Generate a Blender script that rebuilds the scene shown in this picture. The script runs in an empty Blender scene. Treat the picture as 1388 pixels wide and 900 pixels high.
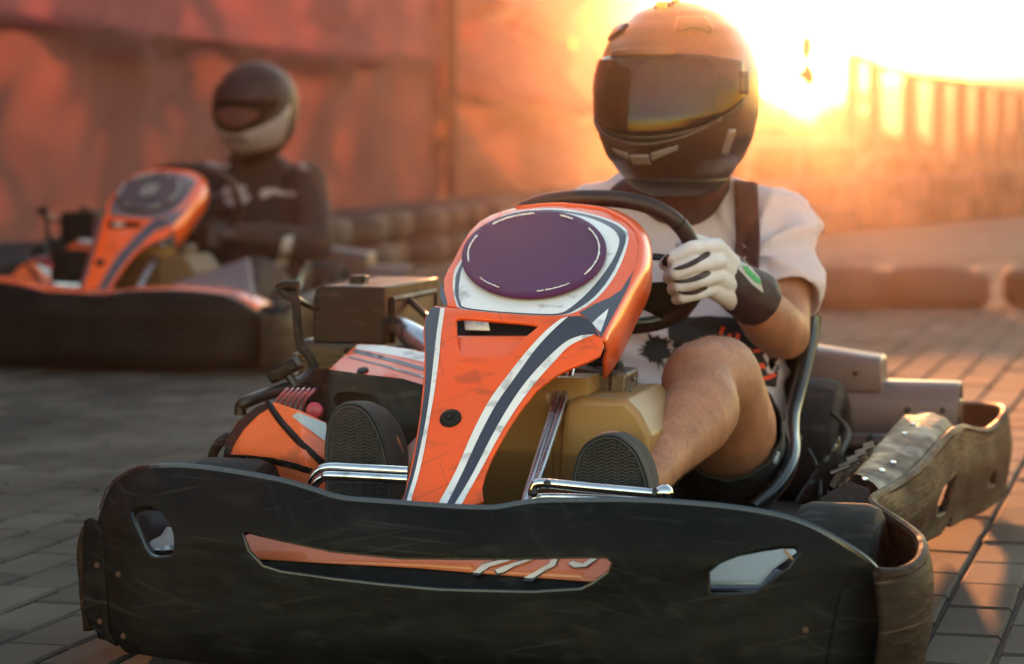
import bpy, bmesh, math, random
from mathutils import Vector, Matrix, noise
from mathutils.geometry import delaunay_2d_cdt
from mathutils.bvhtree import BVHTree
R = math.radians
rnd = random.Random(7)
SC = bpy.context.scene
COL = SC.collection

# ------------------------------------------------------------------ camera
FPX, CAM_H, HORIZON = 3370.0, 0.68, 187.0          # focal length in photo pixels, eye height, horizon row
PITCH = math.atan((450.0 - HORIZON) / FPX)
cam_data = bpy.data.cameras.new('camera')
cam = bpy.data.objects.new('camera', cam_data); COL.objects.link(cam)
cam.location = (0, 0, CAM_H); cam.rotation_euler = (R(90) - PITCH, 0, 0)
cam_data.sensor_width = 36.0; cam_data.lens = FPX / 1388.0 * 36.0
cam_data.clip_start = 0.05; cam_data.clip_end = 3000
cam_data.dof.use_dof = True; cam_data.dof.focus_distance = 3.35; cam_data.dof.aperture_fstop = 4.2
SC.camera = cam
SC.render.resolution_x = 1024; SC.render.resolution_y = 664

# ------------------------------------------------------------------ light
SUN_AZ, SUN_EL = R(4.3), R(3.6)
world = bpy.data.worlds.new('World'); SC.world = world; world.use_nodes = True
wn = world.node_tree
sky = wn.nodes.new('ShaderNodeTexSky'); sky.sky_type = 'NISHITA'; sky.sun_disc = False
sky.sun_elevation = SUN_EL; sky.sun_rotation = SUN_AZ
sky.air_density = 1.1; sky.dust_density = 0.12; sky.ozone_density = 0.8
bg = wn.nodes['Background']; bg.inputs['Strength'].default_value = 0.15
wn.links.new(sky.outputs[0], bg.inputs[0])
sun_data = bpy.data.lights.new('sun', 'SUN'); sun_data.energy = 2.4; sun_data.angle = R(1.5)
sun_data.color = (1.0, 0.34, 0.105)
sun = bpy.data.objects.new('sun', sun_data); COL.objects.link(sun)
sdir = Vector((math.sin(SUN_AZ) * math.cos(SUN_EL), math.cos(SUN_AZ) * math.cos(SUN_EL), math.sin(SUN_EL)))
sun.rotation_euler = sdir.to_track_quat('Z', 'Y').to_euler()
sun.location = sdir * 50
SC.view_settings.view_transform = 'Standard'; SC.view_settings.look = 'None'
SC.view_settings.exposure = 2.72; SC.view_settings.gamma = 1.0
SC.cycles.use_denoising = True
SC.cycles.max_bounces = 8; SC.cycles.transparent_max_bounces = 12; SC.cycles.volume_bounces = 1

# ------------------------------------------------------------------ frames: rays through the eye, expressed in a thing's own coordinates
CAMV = Vector((0, 0, CAM_H))
def ray_world(x, y):
    a, b = (x - 694.0) / FPX, (450.0 - y) / FPX
    f = Vector((0, math.cos(PITCH), -math.sin(PITCH))); u = Vector((0, math.sin(PITCH), math.cos(PITCH)))
    return f + Vector((1, 0, 0)) * a + u * b
def at(x, y, Y):
    d = ray_world(x, y); return CAMV + d * (Y / d.y)
def ground_at(x, y, z=0.0):
    d = ray_world(x, y); return CAMV + d * ((z - CAM_H) / d.z)
class Frame:
    def __init__(s, P, yaw):
        s.P, s.yaw = P, yaw
        s.M = Matrix.Translation((P[0], P[1], 0)) @ Matrix.Rotation(-yaw, 4, 'Z')
        s.I = s.M.inverted(); s.C = s.I @ CAMV
    def ray(s, x, y): return (s.I.to_3x3() @ ray_world(x, y))
    def S(s, x, y, v):                     # point of the ray at depth v along the kart
        d = s.ray(x, y); return s.C + d * ((v - s.C.y) / d.y)
    def hit(s, x, y, fn, lo=1.5, hi=7.0):  # first meeting with the surface y = fn(x, z)
        d = s.ray(x, y); d = d / d.length
        f = lambda l: (lambda p: p.y - fn(p.x, p.z))(s.C + d * l)
        a = lo; fa = f(a); st = 0.04
        b = a + st
        while b < hi and f(b) < 0: b += st
        a = b - st
        for _ in range(16):
            m = (a + b) / 2
            if f(m) < 0: a = m
            else: b = m
        return s.C + d * ((a + b) / 2)
    def px(s, p):
        w = s.M @ Vector(p) - CAMV
        f = Vector((0, math.cos(PITCH), -math.sin(PITCH))); u = Vector((0, math.sin(PITCH), math.cos(PITCH)))
        z = w.dot(f); return (694 + FPX * w.x / z, 450 - FPX * w.dot(u) / z)
K1 = Frame((-0.052, 2.993), R(15.5))
K2 = Frame((-1.20, 7.15), R(14.3))
P = K1.S

# ------------------------------------------------------------------ materials
MATS = {}
def mat(name, col, rough=0.5, metal=0.0, coat=0.0, var=0.0, vscale=12.0, stretch=(1, 1, 1), wear=None, wear_amt=0.0,
        wear_scale=30.0, wear_stretch=(1, 1, 1), bump=0.0, bscale=60.0, sss=0.0, spec=0.5, trans=0.0, rvar=0.0, sheen=0.0, dirt=None, dirt_amt=0.0, dirt_scale=4.0, scr=None, level=None):
    m = bpy.data.materials.new(name); m.use_nodes = True; nt = m.node_tree; N = nt.nodes; L = nt.links
    b = N['Principled BSDF']
    b.inputs['Base Color'].default_value = (*col, 1); b.inputs['Roughness'].default_value = rough
    b.inputs['Metallic'].default_value = metal; b.inputs['Coat Weight'].default_value = coat
    b.inputs['Coat Roughness'].default_value = 0.08; b.inputs['Specular IOR Level'].default_value = spec
    if sss: b.inputs['Subsurface Weight'].default_value = sss; b.inputs['Subsurface Radius'].default_value = (0.012, 0.005, 0.003); b.inputs['Subsurface Scale'].default_value = 1.0
    if sheen: b.inputs['Sheen Weight'].default_value = sheen
    tc = N.new('ShaderNodeTexCoord')
    def nz(scale, st, det=6.0, dist=0.0):
        mp = N.new('ShaderNodeMapping'); mp.inputs['Scale'].default_value = st; L.new(tc.outputs['Object'], mp.inputs['Vector'])
        n = N.new('ShaderNodeTexNoise'); n.inputs['Scale'].default_value = scale; n.inputs['Detail'].default_value = det
        n.inputs['Distortion'].default_value = dist
        L.new(mp.outputs[0], n.inputs['Vector']); return n.outputs['Fac']
    src = None
    if var:
        n = nz(vscale, stretch); r = N.new('ShaderNodeValToRGB')
        lo = tuple(max(0, c * (1 - var)) for c in col); hi = tuple(min(1, c * (1 + var)) for c in col)
        r.color_ramp.elements[0].position = 0.3; r.color_ramp.elements[0].color = (*lo, 1)
        r.color_ramp.elements[1].position = 0.7; r.color_ramp.elements[1].color = (*hi, 1)
        L.new(n, r.inputs[0]); src = r.outputs[0]
    def overlay(src, colr, amt, scale, st, a, bb, det=8.0, dist=0.0):
        n = nz(scale, st, det, dist); r = N.new('ShaderNodeValToRGB')
        r.color_ramp.elements[0].position = a; r.color_ramp.elements[0].color = (0, 0, 0, 1)
        r.color_ramp.elements[1].position = bb; r.color_ramp.elements[1].color = (amt, amt, amt, 1)
        L.new(n, r.inputs[0]); mx = N.new('ShaderNodeMix'); mx.data_type = 'RGBA'
        L.new(r.outputs[0], mx.inputs[0]); mx.inputs[7].default_value = (*colr, 1)
        if src: L.new(src, mx.inputs[6])
        else: mx.inputs[6].default_value = (*col, 1)
        return mx.outputs[2], r.outputs[0]
    wmask = None
    if wear: src, wmask = overlay(src, wear, wear_amt, wear_scale, wear_stretch, 0.56, 0.68)
    if dirt: src, _ = overlay(src, dirt, dirt_amt, dirt_scale, (1, 1, 1), 0.45, 0.75)
    for (ang, scl, amt, colr) in (scr or []):          # fine straight scratches
        mp = N.new('ShaderNodeMapping'); mp.vector_type = 'TEXTURE'; mp.inputs['Rotation'].default_value = (0.3 * ang, ang, 0.0); mp.inputs['Scale'].default_value = (.62, .62, .014)
        L.new(tc.outputs['Object'], mp.inputs['Vector']); n = N.new('ShaderNodeTexNoise'); n.inputs['Scale'].default_value = scl; n.inputs['Detail'].default_value = 3
        L.new(mp.outputs[0], n.inputs['Vector']); r = N.new('ShaderNodeValToRGB')
        r.color_ramp.elements[0].position = 0.64; r.color_ramp.elements[0].color = (0, 0, 0, 1); r.color_ramp.elements[1].position = 0.70; r.color_ramp.elements[1].color = (amt, amt, amt, 1)
        L.new(n.outputs['Fac'], r.inputs[0]); mx = N.new('ShaderNodeMix'); mx.data_type = 'RGBA'; L.new(r.outputs[0], mx.inputs[0]); mx.inputs[7].default_value = (*colr, 1)
        if src: L.new(src, mx.inputs[6])
        else: mx.inputs[6].default_value = (*col, 1)
        src = mx.outputs[2]
    if level:                                          # liquid standing inside up to a height
        sx = N.new('ShaderNodeSeparateXYZ'); L.new(tc.outputs['Object'], sx.inputs[0]); mr = N.new('ShaderNodeMapRange'); L.new(sx.outputs['Z'], mr.inputs['Value'])
        mr.inputs['From Min'].default_value = level[0] - .004; mr.inputs['From Max'].default_value = level[0] + .004; mr.inputs['To Min'].default_value = 1; mr.inputs['To Max'].default_value = 0
        mx = N.new('ShaderNodeMix'); mx.data_type = 'RGBA'; L.new(mr.outputs[0], mx.inputs[0]); mx.inputs[7].default_value = (*level[1], 1); L.new(src, mx.inputs[6]); src = mx.outputs[2]
    if src: L.new(src, b.inputs['Base Color'])
    if rvar:
        n = nz(vscale * 2, stretch); mr = N.new('ShaderNodeMapRange')
        mr.inputs['From Min'].default_value = 0.3; mr.inputs['From Max'].default_value = 0.7
        mr.inputs['To Min'].default_value = max(0.02, rough - rvar); mr.inputs['To Max'].default_value = min(1, rough + rvar)
        L.new(n, mr.inputs['Value']); L.new(mr.outputs[0], b.inputs['Roughness'])
    if bump:
        n = nz(bscale, wear_stretch if wear else stretch); bm = N.new('ShaderNodeBump'); bm.inputs['Strength'].default_value = bump
        bm.inputs['Distance'].default_value = 0.004; L.new(n, bm.inputs['Height']); L.new(bm.outputs[0], b.inputs['Normal'])
    if trans:
        t = N.new('ShaderNodeBsdfTranslucent'); mx = N.new('ShaderNodeMixShader'); mx.inputs[0].default_value = trans
        if src: L.new(src, t.inputs['Color'])
        else: t.inputs['Color'].default_value = (*col, 1)
        L.new(b.outputs[0], mx.inputs[1]); L.new(t.outputs[0], mx.inputs[2]); L.new(mx.outputs[0], N['Material Output'].inputs['Surface'])
    MATS[name] = m; return m
mat('bumper_black', (0.006, 0.006, 0.0062), 0.55, spec=0.10, scr=[(.30, 2.2, .30, (.04, .038, .036)), (-.22, 2.6, .30, (.04, .038, .036)), (.06, 3, .35, (.05, .046, .044)), (.75, 3.1, .18, (.04, .037, .036))], var=0.35, vscale=9, wear=(0.04, 0.039, 0.038), wear_amt=0.22, wear_scale=14, wear_stretch=(1.2, 1.2, 3.4), bump=0.22, bscale=30, rvar=0.14, dirt=(0.013, 0.012, 0.011), dirt_amt=0.6, dirt_scale=6)
mat('black_gloss', (0.012, 0.012, 0.013), 0.28, spec=0.7, var=0.2, vscale=20, rvar=0.08)
mat('side_plastic', (0.020, 0.0125, 0.0095), 0.6, spec=0.10, var=0.4, vscale=6, stretch=(1.5, 0.8, 2), scr=[(.10, 2.4, .75, (.15, .095, .07)), (-.12, 3, .6, (.12, .075, .055)), (.22, 4.2, .6, (.005, .004, .004))], wear=(0.040, 0.029, 0.025), wear_amt=0.3, wear_scale=22, wear_stretch=(3, 1.2, 4), bump=0.6, bscale=22, rvar=0.12)
mat('pad_vinyl', (0.018, 0.012, 0.010), 0.55, spec=0.18, var=0.4, vscale=10, scr=[(.5, 2, .6, (.12, .09, .075))], wear=(0.05, 0.036, 0.030), wear_amt=0.45, wear_scale=20, wear_stretch=(2.5, 0.7, 2), bump=0.8, bscale=16, rvar=0.15)
mat('black_plastic', (0.009, 0.0085, 0.0085), 0.45, spec=0.16, var=0.3, vscale=20, wear=(0.06, 0.055, 0.05), wear_amt=0.4, wear_scale=24, wear_stretch=(1, 1, 3), rvar=0.1)
mat('orange_paint', (0.86, 0.092, 0.008), 0.36, scr=[(.7, 2.2, .35, (.30, .05, .02)), (-.5, 2.6, .3, (.25, .05, .02))], spec=0.35, coat=0.2, var=0.06, vscale=6, wear=(0.20, 0.045, 0.02), wear_amt=0.42, wear_scale=11, wear_stretch=(1.5, 1, 5), dirt=(0.55, 0.12, 0.04), dirt_amt=0.35, dirt_scale=5, rvar=0.1, bump=0.04, bscale=90)
mat('orange_smooth', (0.86, 0.10, 0.009), 0.28, spec=0.4, coat=0.35, var=0.06, vscale=5)
mat('orange_worn', (0.80, 0.10, 0.012), 0.25, coat=0.6, var=0.1, vscale=8, wear=(0.10, 0.06, 0.05), wear_amt=0.75, wear_scale=9, wear_stretch=(1, 1, 1.6), rvar=0.12)
mat('orange_sky_sheen', (0.66, 0.20, 0.12), 0.3, coat=0.4, var=0.1, vscale=5, scr=[(.2, 3, .3, (.35, .08, .05))])  # sky reflection on the gloss is painted in as a paler orange
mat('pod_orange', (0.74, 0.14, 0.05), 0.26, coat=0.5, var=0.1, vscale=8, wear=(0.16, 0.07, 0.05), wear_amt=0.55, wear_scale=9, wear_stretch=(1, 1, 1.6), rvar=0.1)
mat('kart_grey', (0.13, 0.085, 0.095), 0.5, var=0.1)
mat('plate_dark', (0.04, 0.018, 0.024), 0.5)
mat('tan_dark', (0.12, 0.06, 0.025), 0.6)
mat('helmet_dark', (0.020, 0.010, 0.012), 0.55, spec=.25)
mat('face_red', (0.05, 0.009, 0.008), 0.8)
mat('opening_black', (0.004, 0.002, 0.002), 0.9, spec=0.1)
mat('white_paint', (0.78, 0.75, 0.76), 0.35, coat=0.3, var=0.06, vscale=14, wear=(0.22, 0.20, 0.19), wear_amt=0.6, wear_scale=40, wear_stretch=(1, 1, 1))
mat('navy_paint', (0.035, 0.034, 0.055), 0.33, coat=0.3, var=0.15, vscale=12)
mat('plate_veiled_navy', (0.085, 0.014, 0.060), 0.5, spec=0.18, coat=0.1, var=0.08, vscale=3)  # navy plate with the red veil of light mixed in, hence violet
mat('thread_white', (0.8, 0.78, 0.78), 0.7)
mat('pale_panel', (0.42, 0.47, 0.50), 0.25, coat=0.3, var=0.08, vscale=6)
mat('rust', (0.06, 0.025, 0.015), 0.8)
mat('chrome', (0.60, 0.60, 0.62), 0.14, metal=1.0, var=0.12, vscale=30, rvar=0.06, wear=(0.2, 0.17, 0.15), wear_amt=0.5, wear_scale=40)
mat('bright_steel', (0.55, 0.56, 0.60), 0.28, metal=1.0, var=0.1, vscale=20, rvar=0.08)
mat('dark_metal', (0.035, 0.031, 0.030), 0.36, metal=0.6, var=0.3, vscale=20, rvar=0.1)
mat('cast_metal', (0.13, 0.10, 0.085), 0.45, metal=0.7, var=0.4, vscale=25, bump=0.3, bscale=80)
mat('rubber', (0.014, 0.013, 0.013), 0.75, spec=0.2, var=0.3, vscale=18, bump=0.25, bscale=50, wear=(0.07, 0.06, 0.055), wear_amt=0.4, wear_scale=20, wear_stretch=(1, 3, 3))
mat('sole_rubber', (0.024, 0.022, 0.022), 0.75, var=0.3, vscale=30, bump=0.2, bscale=90)
mat('tan_tank', (0.27, 0.145, 0.048), 0.4, level=(.243, (.17, .085, .026)), var=0.14, vscale=5, sss=0.25, wear=(0.2, 0.11, 0.04), wear_amt=0.35, wear_scale=8, wear_stretch=(1, 1, 0.5), bump=0.05, bscale=40)
mat('grey_plastic', (0.085, 0.066, 0.072), 0.40, spec=.35, var=0.12, vscale=8, stretch=(0.4, 1, 4), rvar=0.08)
mat('pink_spring', (0.35, 0.09, 0.11), 0.35, coat=0.3)
mat('red_plastic', (0.45, 0.03, 0.05), 0.35)
mat('seat_shell', (0.020, 0.019, 0.021), 0.22, coat=0.5, var=0.2, vscale=10)
mat('grip_black', (0.028, 0.013, 0.013), 0.45, spec=0.35, var=0.2, vscale=25, bump=0.1, bscale=120)  # reddish cast of the backlight is put into the black grip colour
mat('cotton_white', (0.62, 0.49, 0.53), 0.85, var=0.05, vscale=8, bump=0.12, bscale=220, sheen=0.2, trans=0.12)
mat('print_black', (0.02, 0.014, 0.016), 0.85, var=0.3, vscale=40)
mat('print_red', (0.80, 0.07, 0.02), 0.7)
mat('webbing', (0.075, 0.018, 0.012), 0.8, var=0.3, vscale=40, bump=0.3, bscale=300)  # black webbing, reddened in its base colour to carry the sun glow
mat('skin', (0.36, 0.150, 0.085), 0.52, spec=.35, var=0.2, vscale=22, sss=0.12, bump=0.22, bscale=170, wear=(0.25, 0.09, 0.05), wear_amt=0.4, wear_scale=55, wear_stretch=(2, 2, 0.6))
mat('glove_white', (0.60, 0.54, 0.57), 0.75, var=0.08, vscale=30, bump=0.2, bscale=260)
mat('glove_dark', (0.028, 0.010, 0.013), 0.6, var=0.2, vscale=30, bump=0.15, bscale=200)
mat('cuff_label', (0.40, 0.38, 0.38), 0.6)
mat('label_green', (0.05, 0.30, 0.09), 0.6)
mat('shorts_fabric', (0.035, 0.030, 0.030), 0.9, var=0.3, vscale=30, bump=0.3, bscale=180)
mat('tag_grey', (0.40, 0.40, 0.42), 0.7, var=0.25, vscale=60, wear=(0.12, 0.12, 0.13), wear_amt=0.6, wear_scale=60, wear_stretch=(4, 4, 1))
mat('helmet_black', (0.034, 0.014, 0.010), 0.32, coat=0.15, var=0.1, vscale=10)  # black shell; the warm veil of light is tinted into its base colour
mat('visor_tint', (0.014, 0.008, 0.007), 0.07, spec=0.32)
mat('helmet_trim', (0.012, 0.010, 0.010), 0.5)
mat('body_hair', (0.24, 0.11, 0.055), 0.6)
mat('vent_grey', (0.13, 0.11, 0.105), 0.35)
mat('mount_amber', (0.55, 0.25, 0.05), 0.4)
mat('helmet_pale', (0.24, 0.19, 0.20), 0.3, coat=0.3)
mat('suit_black', (0.014, 0.005, 0.006), 0.85, var=0.3, vscale=14, bump=0.3, bscale=60)  # maroon shift imitates the red flare over black cloth
mat('logo_grey', (0.30, 0.26, 0.28), 0.7)
for nm_, c_, w_ in (('tarp_maroon', (.23, .078, .088), (.31, .12, .125)), ('tarp_brown', (.17, .066, .062), (.25, .095, .072)), ('tarp_rose', (.29, .140, .125), (.36, .15, .13)), ('tarp_clay', (.23, .105, .088), (.34, .16, .13)), ('tarp_tan', (.34, .18, .12), (.40, .20, .15))):
    mat(nm_, c_, 0.85, spec=0.1, var=0.10, vscale=0.9, stretch=(0.5, 0.5, 1.4), wear=w_, wear_amt=0.35, wear_scale=0.9, wear_stretch=(0.5, 0.5, 3.0), trans=0.5)
mat('tarp_band', (0.085, 0.018, 0.018), 0.6, var=0.3, vscale=1.2, trans=0.2)
mat('fence_steel', (0.11, 0.075, 0.055), 0.7)
mat('barrier_tyre', (0.022, 0.011, 0.011), 0.7, var=0.3, vscale=10)
mat('barrier_tyre_faded', (0.09, 0.045, 0.040), 0.75, var=0.3, vscale=10)
mat('bark', (0.07, 0.05, 0.035), 0.9, var=0.3, vscale=6)
mat('leaf', (0.045, 0.036, 0.012), 0.8, spec=.1, var=0.5, vscale=3, trans=0.06)
mat('hill_green', (0.07, 0.07, 0.03), 0.9, var=0.4, vscale=0.2)
mat('joint_sand', (0.016, 0.013, 0.012), 0.95, var=0.4, vscale=30)
mat('timber_dark', (0.10, 0.055, 0.04), 0.8, var=0.4, vscale=6, stretch=(1, 1, 5))
mat('pennant', (0.12, 0.05, 0.01), 0.8)
mat('floor_tray', (0.03, 0.027, 0.026), 0.5, metal=0.3, var=0.4, vscale=10)

# ------------------------------------------------------------------ mesh collecting
def smooth_path(pts, n=6, closed=False):
    pts = [Vector(p) for p in pts]; out = []; m = len(pts)
    def g(i): return pts[i % m] if closed else pts[max(0, min(m - 1, i))]
    for i in range(m if closed else m - 1):
        a, b, c, d = g(i - 1), g(i), g(i + 1), g(i + 2)
        for k in range(n):
            t = k / n
            out.append(0.5 * ((2 * b) + (c - a) * t + (2 * a - 5 * b + 4 * c - d) * t * t + (3 * b - a - 3 * c + d) * t ** 3))
    if not closed: out.append(pts[-1])
    return out
class MB:
    def __init__(s): s.v, s.f = [], []
    def add(s, vs, fs):
        o = len(s.v); s.v += [Vector(v) for v in vs]; s.f += [tuple(i + o for i in f) for f in fs]; return s
    def box(s, c, d, rot=None, taper=1.0):
        vs = []
        for z in (-1, 1):
            k = taper if z > 0 else 1.0
            for x, y in ((-1, -1), (1, -1), (1, 1), (-1, 1)): vs.append(Vector((x * d[0] / 2 * k, y * d[1] / 2 * k, z * d[2] / 2)))
        if rot is not None: vs = [rot @ v for v in vs]
        return s.add([Vector(c) + v for v in vs], [(3, 2, 1, 0), (4, 5, 6, 7), (0, 1, 5, 4), (1, 2, 6, 5), (2, 3, 7, 6), (3, 0, 4, 7)])
    def tube(s, pts, r, n=10, closed=False, caps=True, flat=1.0):
        pts = [Vector(p) for p in pts]; m = len(pts); rr = r if isinstance(r, (list, tuple)) else [r] * m
        rings = []; up = None
        for i in range(m):
            a = pts[(i - 1) % m] if (closed or i > 0) else pts[i]; b = pts[(i + 1) % m] if (closed or i < m - 1) else pts[i]
            t = (b - a).normalized()
            if up is None:
                up = Vector((0, 0, 1)) if abs(t.z) < 0.9 else Vector((1, 0, 0))
            u = (up - t * up.dot(t)).normalized(); w = t.cross(u); up = u
            rings.append([pts[i] + (u * math.cos(2 * math.pi * k / n) * flat + w * math.sin(2 * math.pi * k / n)) * rr[i] for k in range(n)])
        return s.rings(rings, closed, caps)
    def rings(s, rings, closed=False, caps=True):
        n = len(rings[0]); m = len(rings); vs = [v for r in rings for v in r]; fs = []
        for i in range(m if closed else m - 1):
            j = (i + 1) % m
            for k in range(n): fs.append((i * n + k, i * n + (k + 1) % n, j * n + (k + 1) % n, j * n + k))
        if caps and not closed: fs.append(tuple(range(n - 1, -1, -1))); fs.append(tuple((m - 1) * n + k for k in range(n)))
        return s.add(vs, fs)
    def grid(s, rows):
        n = len(rows[0]); fs = []
        for i in range(len(rows) - 1):
            for k in range(n - 1): fs.append((i * n + k, i * n + k + 1, (i + 1) * n + k + 1, (i + 1) * n + k))
        return s.add([v for r in rows for v in r], fs)
    def lathe(s, prof, c, axis='z', n=24, closed=False):
        rings = []
        for r, h in prof:
            ring = []
            for k in range(n):
                a = 2 * math.pi * k / n; x, y = r * math.cos(a), r * math.sin(a)
                v = {'z': (x, y, h), 'x': (h, x, y), 'y': (x, h, y)}[axis] if isinstance(axis, str) else axis @ Vector((x, y, h))
                ring.append(Vector(c) + Vector(v))
            rings.append(ring)
        return s.rings(rings, closed, not closed)
    def ball(s, c, r, n=12, m=8):
        r = r if isinstance(r, (tuple, list)) else (r, r, r)
        rings = []
        for i in range(1, m):
            a = math.pi * i / m
            rings.append([Vector(c) + Vector((r[0] * math.sin(a) * math.cos(2 * math.pi * k / n), r[1] * math.sin(a) * math.sin(2 * math.pi * k / n), -r[2] * math.cos(a))) for k in range(n)])
        return s.rings(rings)
    def limb(s, chain, n=14):             # tapered limb through (point, radius) with rounded ends
        pts = [Vector(c[0]) for c in chain]; rs = [c[1] for c in chain]
        q = []
        for i in range(len(pts) - 1):
            for k in range(5):
                t = k / 5; q.append((pts[i].lerp(pts[i + 1], t), rs[i] + (rs[i + 1] - rs[i]) * t))
        q.append((pts[-1], rs[-1]))
        s.tube([p for p, _ in q], [r for _, r in q], n)
        for p, r in zip(pts, rs): s.ball(p, r * 0.999, n, 8)
        return s
    def build(s, name, m, parent=None, origin=None, smooth=True, sharp=38, mods=None, flip=False):
        me = bpy.data.meshes.new(name); o3 = Vector(origin) if origin is not None else Vector()
        me.from_pydata([tuple(v - o3) for v in s.v], [], s.f)
        bm = bmesh.new(); bm.from_mesh(me)
        if not getattr(s, 'open', False): bmesh.ops.recalc_face_normals(bm, faces=bm.faces)
        if flip: bmesh.ops.reverse_faces(bm, faces=bm.faces)
        bm.to_mesh(me); bm.free()
        if smooth: me.shade_smooth(); me.set_sharp_from_angle(angle=R(sharp))
        me.materials.append(MATS[m])
        ob = bpy.data.objects.new(name, me); COL.objects.link(ob)
        if parent is not None: ob.parent = parent
        for k, kw in (mods or []):
            md = ob.modifiers.new(k.lower(), k)
            for a, b in kw.items(): setattr(md, a, b)
        return ob
BEV = lambda w, seg=2, ang=40: ('BEVEL', dict(width=w, segments=seg, limit_method='ANGLE', angle_limit=R(ang)))
SOL = lambda t: ('SOLIDIFY', dict(thickness=t, offset=-1.0))
def inside(p, poly):
    x, y = p[0], p[1]; c = False; j = len(poly) - 1
    for i in range(len(poly)):
        xi, yi, xj, yj = poly[i][0], poly[i][1], poly[j][0], poly[j][1]
        if (yi > y) != (yj > y) and x < (xj - xi) * (y - yi) / (yj - yi) + xi: c = not c
        j = i
    return c
def dens(poly, step):
    out = []
    for i in range(len(poly)):
        a, b = Vector(poly[i][:2]), Vector(poly[(i + 1) % len(poly)][:2]); n = max(1, int((b - a).length / step))
        for k in range(n): out.append(a.lerp(b, k / n))
    return out
def rnd_poly(pts, n=5): return [(p.x, p.y) for p in smooth_path([(q[0], q[1], 0) for q in pts], n, True)]
def sheet(outline, surf, holes=(), step=9.0, off=0.0, frame=None):
    """Outline read off the photo, laid on a real surface of the thing; returns an open mesh facing outwards."""
    fr = frame or K1
    loops = [dens(outline, step)] + [dens(h, step * 0.8) for h in holes]
    vs = []; es = []
    for lp in loops:
        o = len(vs); vs += lp; es += [(o + i, o + (i + 1) % len(lp)) for i in range(len(lp))]
    nb = len(vs)
    x0, x1 = min(v.x for v in vs), max(v.x for v in vs); y0, y1 = min(v.y for v in vs), max(v.y for v in vs)
    bound = vs[:]
    cell = {}
    for b in bound: cell.setdefault((int(b.x // step), int(b.y // step)), []).append(b)
    y = y0 + step * 0.5; row = 0
    while y < y1:
        x = x0 + step * (0.5 if row % 2 else 0.0)
        while x < x1:
            q = Vector((x, y))
            if inside(q, outline) and not any(inside(q, h) for h in holes):
                cx, cy = int(x // step), int(y // step)
                if all((q - b).length > step * 0.45 for dx in (-1, 0, 1) for dy in (-1, 0, 1) for b in cell.get((cx + dx, cy + dy), ())): vs.append(q)
            x += step
        y += step * 0.87; row += 1
    v2, e2, f2, *_ = delaunay_2d_cdt(vs, es, [], 0, 1e-4)
    mb = MB(); mb.open = True; pts = []
    for v in v2:
        p = surf(v.x, v.y)
        if off:
            d = fr.ray(v.x, v.y).normalized(); p = p - d * off
        pts.append(p)
    fs = []
    for f in f2:
        c = (v2[f[0]] + v2[f[1]] + v2[f[2]]) / 3
        if not inside(c, outline) or any(inside(c, h) for h in holes): continue
        n = (pts[f[1]] - pts[f[0]]).cross(pts[f[2]] - pts[f[0]])
        fs.append(tuple(f) if n.dot(fr.C - pts[f[0]]) > 0 else (f[0], f[2], f[1]))
    used = sorted({i for f in fs for i in f}); idx = {u: i for i, u in enumerate(used)}
    mb.add([pts[u] for u in used], [tuple(idx[i] for i in f) for f in fs]); return mb
def ribbon(left, right, n=5):            # closed pixel polygon between two edge polylines
    a = [(p.x, p.y) for p in smooth_path([(q[0], q[1], 0) for q in left], n)]
    b = [(p.x, p.y) for p in smooth_path([(q[0], q[1], 0) for q in right], n)]
    return a + b[::-1]
def tag(o, label=None, cat=None, group=None, kind=None):
    for k, v in (('label', label), ('category', cat), ('group', group), ('kind', kind)):
        if v: o[k] = v
    return o
def empty(name, M, label, cat, group=None):
    o = bpy.data.objects.new(name, None); COL.objects.link(o); o.matrix_world = M; o.empty_display_size = 0.1
    return tag(o, label, cat, group)
def remesh(mb, voxel, smooth_n=4, fac=0.5):
    me = bpy.data.meshes.new('tmp'); me.from_pydata([tuple(v) for v in mb.v], [], mb.f)
    bm = bmesh.new(); bm.from_mesh(me); bmesh.ops.recalc_face_normals(bm, faces=bm.faces); bm.to_mesh(me); bm.free()
    ob = bpy.data.objects.new('tmp', me); COL.objects.link(ob)
    md = ob.modifiers.new('r', 'REMESH'); md.mode = 'VOXEL'; md.voxel_size = voxel
    if smooth_n: s = ob.modifiers.new('s', 'SMOOTH'); s.iterations = smooth_n; s.factor = fac
    dg = bpy.context.evaluated_depsgraph_get(); ev = ob.evaluated_get(dg); out = bpy.data.meshes.new_from_object(ev)
    bpy.data.objects.remove(ob); bpy.data.meshes.remove(me)
    r = MB(); r.v = [v.co.copy() for v in out.vertices]; r.f = [tuple(p.vertices) for p in out.polygons]; r.open = True
    r.normals = [v.normal.copy() for v in out.vertices]
    bpy.data.meshes.remove(out); return r
def zs(chain): return chain
def bvh_surf(mbs, fr, fallback):
    vs, fs = [], []
    for mb in mbs:
        o = len(vs); vs += mb.v; fs += [tuple(i + o for i in f) for f in mb.f]
    t = BVHTree.FromPolygons(vs, fs)
    def fn(x, y):
        d = fr.ray(x, y).normalized(); h = t.ray_cast(fr.C, d)
        if h[0] is None:
            q = fallback(x, y); n = t.find_nearest(q); return n[0] if n[0] is not None else q
        return h[0]
    return fn

# ================================================================== SETTING
def world_mb_box(name, c, d, m, rotz=0, parent=None, bev=0.0):
    mb = MB().box((0, 0, 0), d); mb.v = [Matrix.Rotation(rotz, 3, 'Z') @ v + Vector(c) for v in mb.v]
    return mb.build(name, m, parent, smooth=False, mods=[BEV(bev)] if bev else None)

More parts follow.
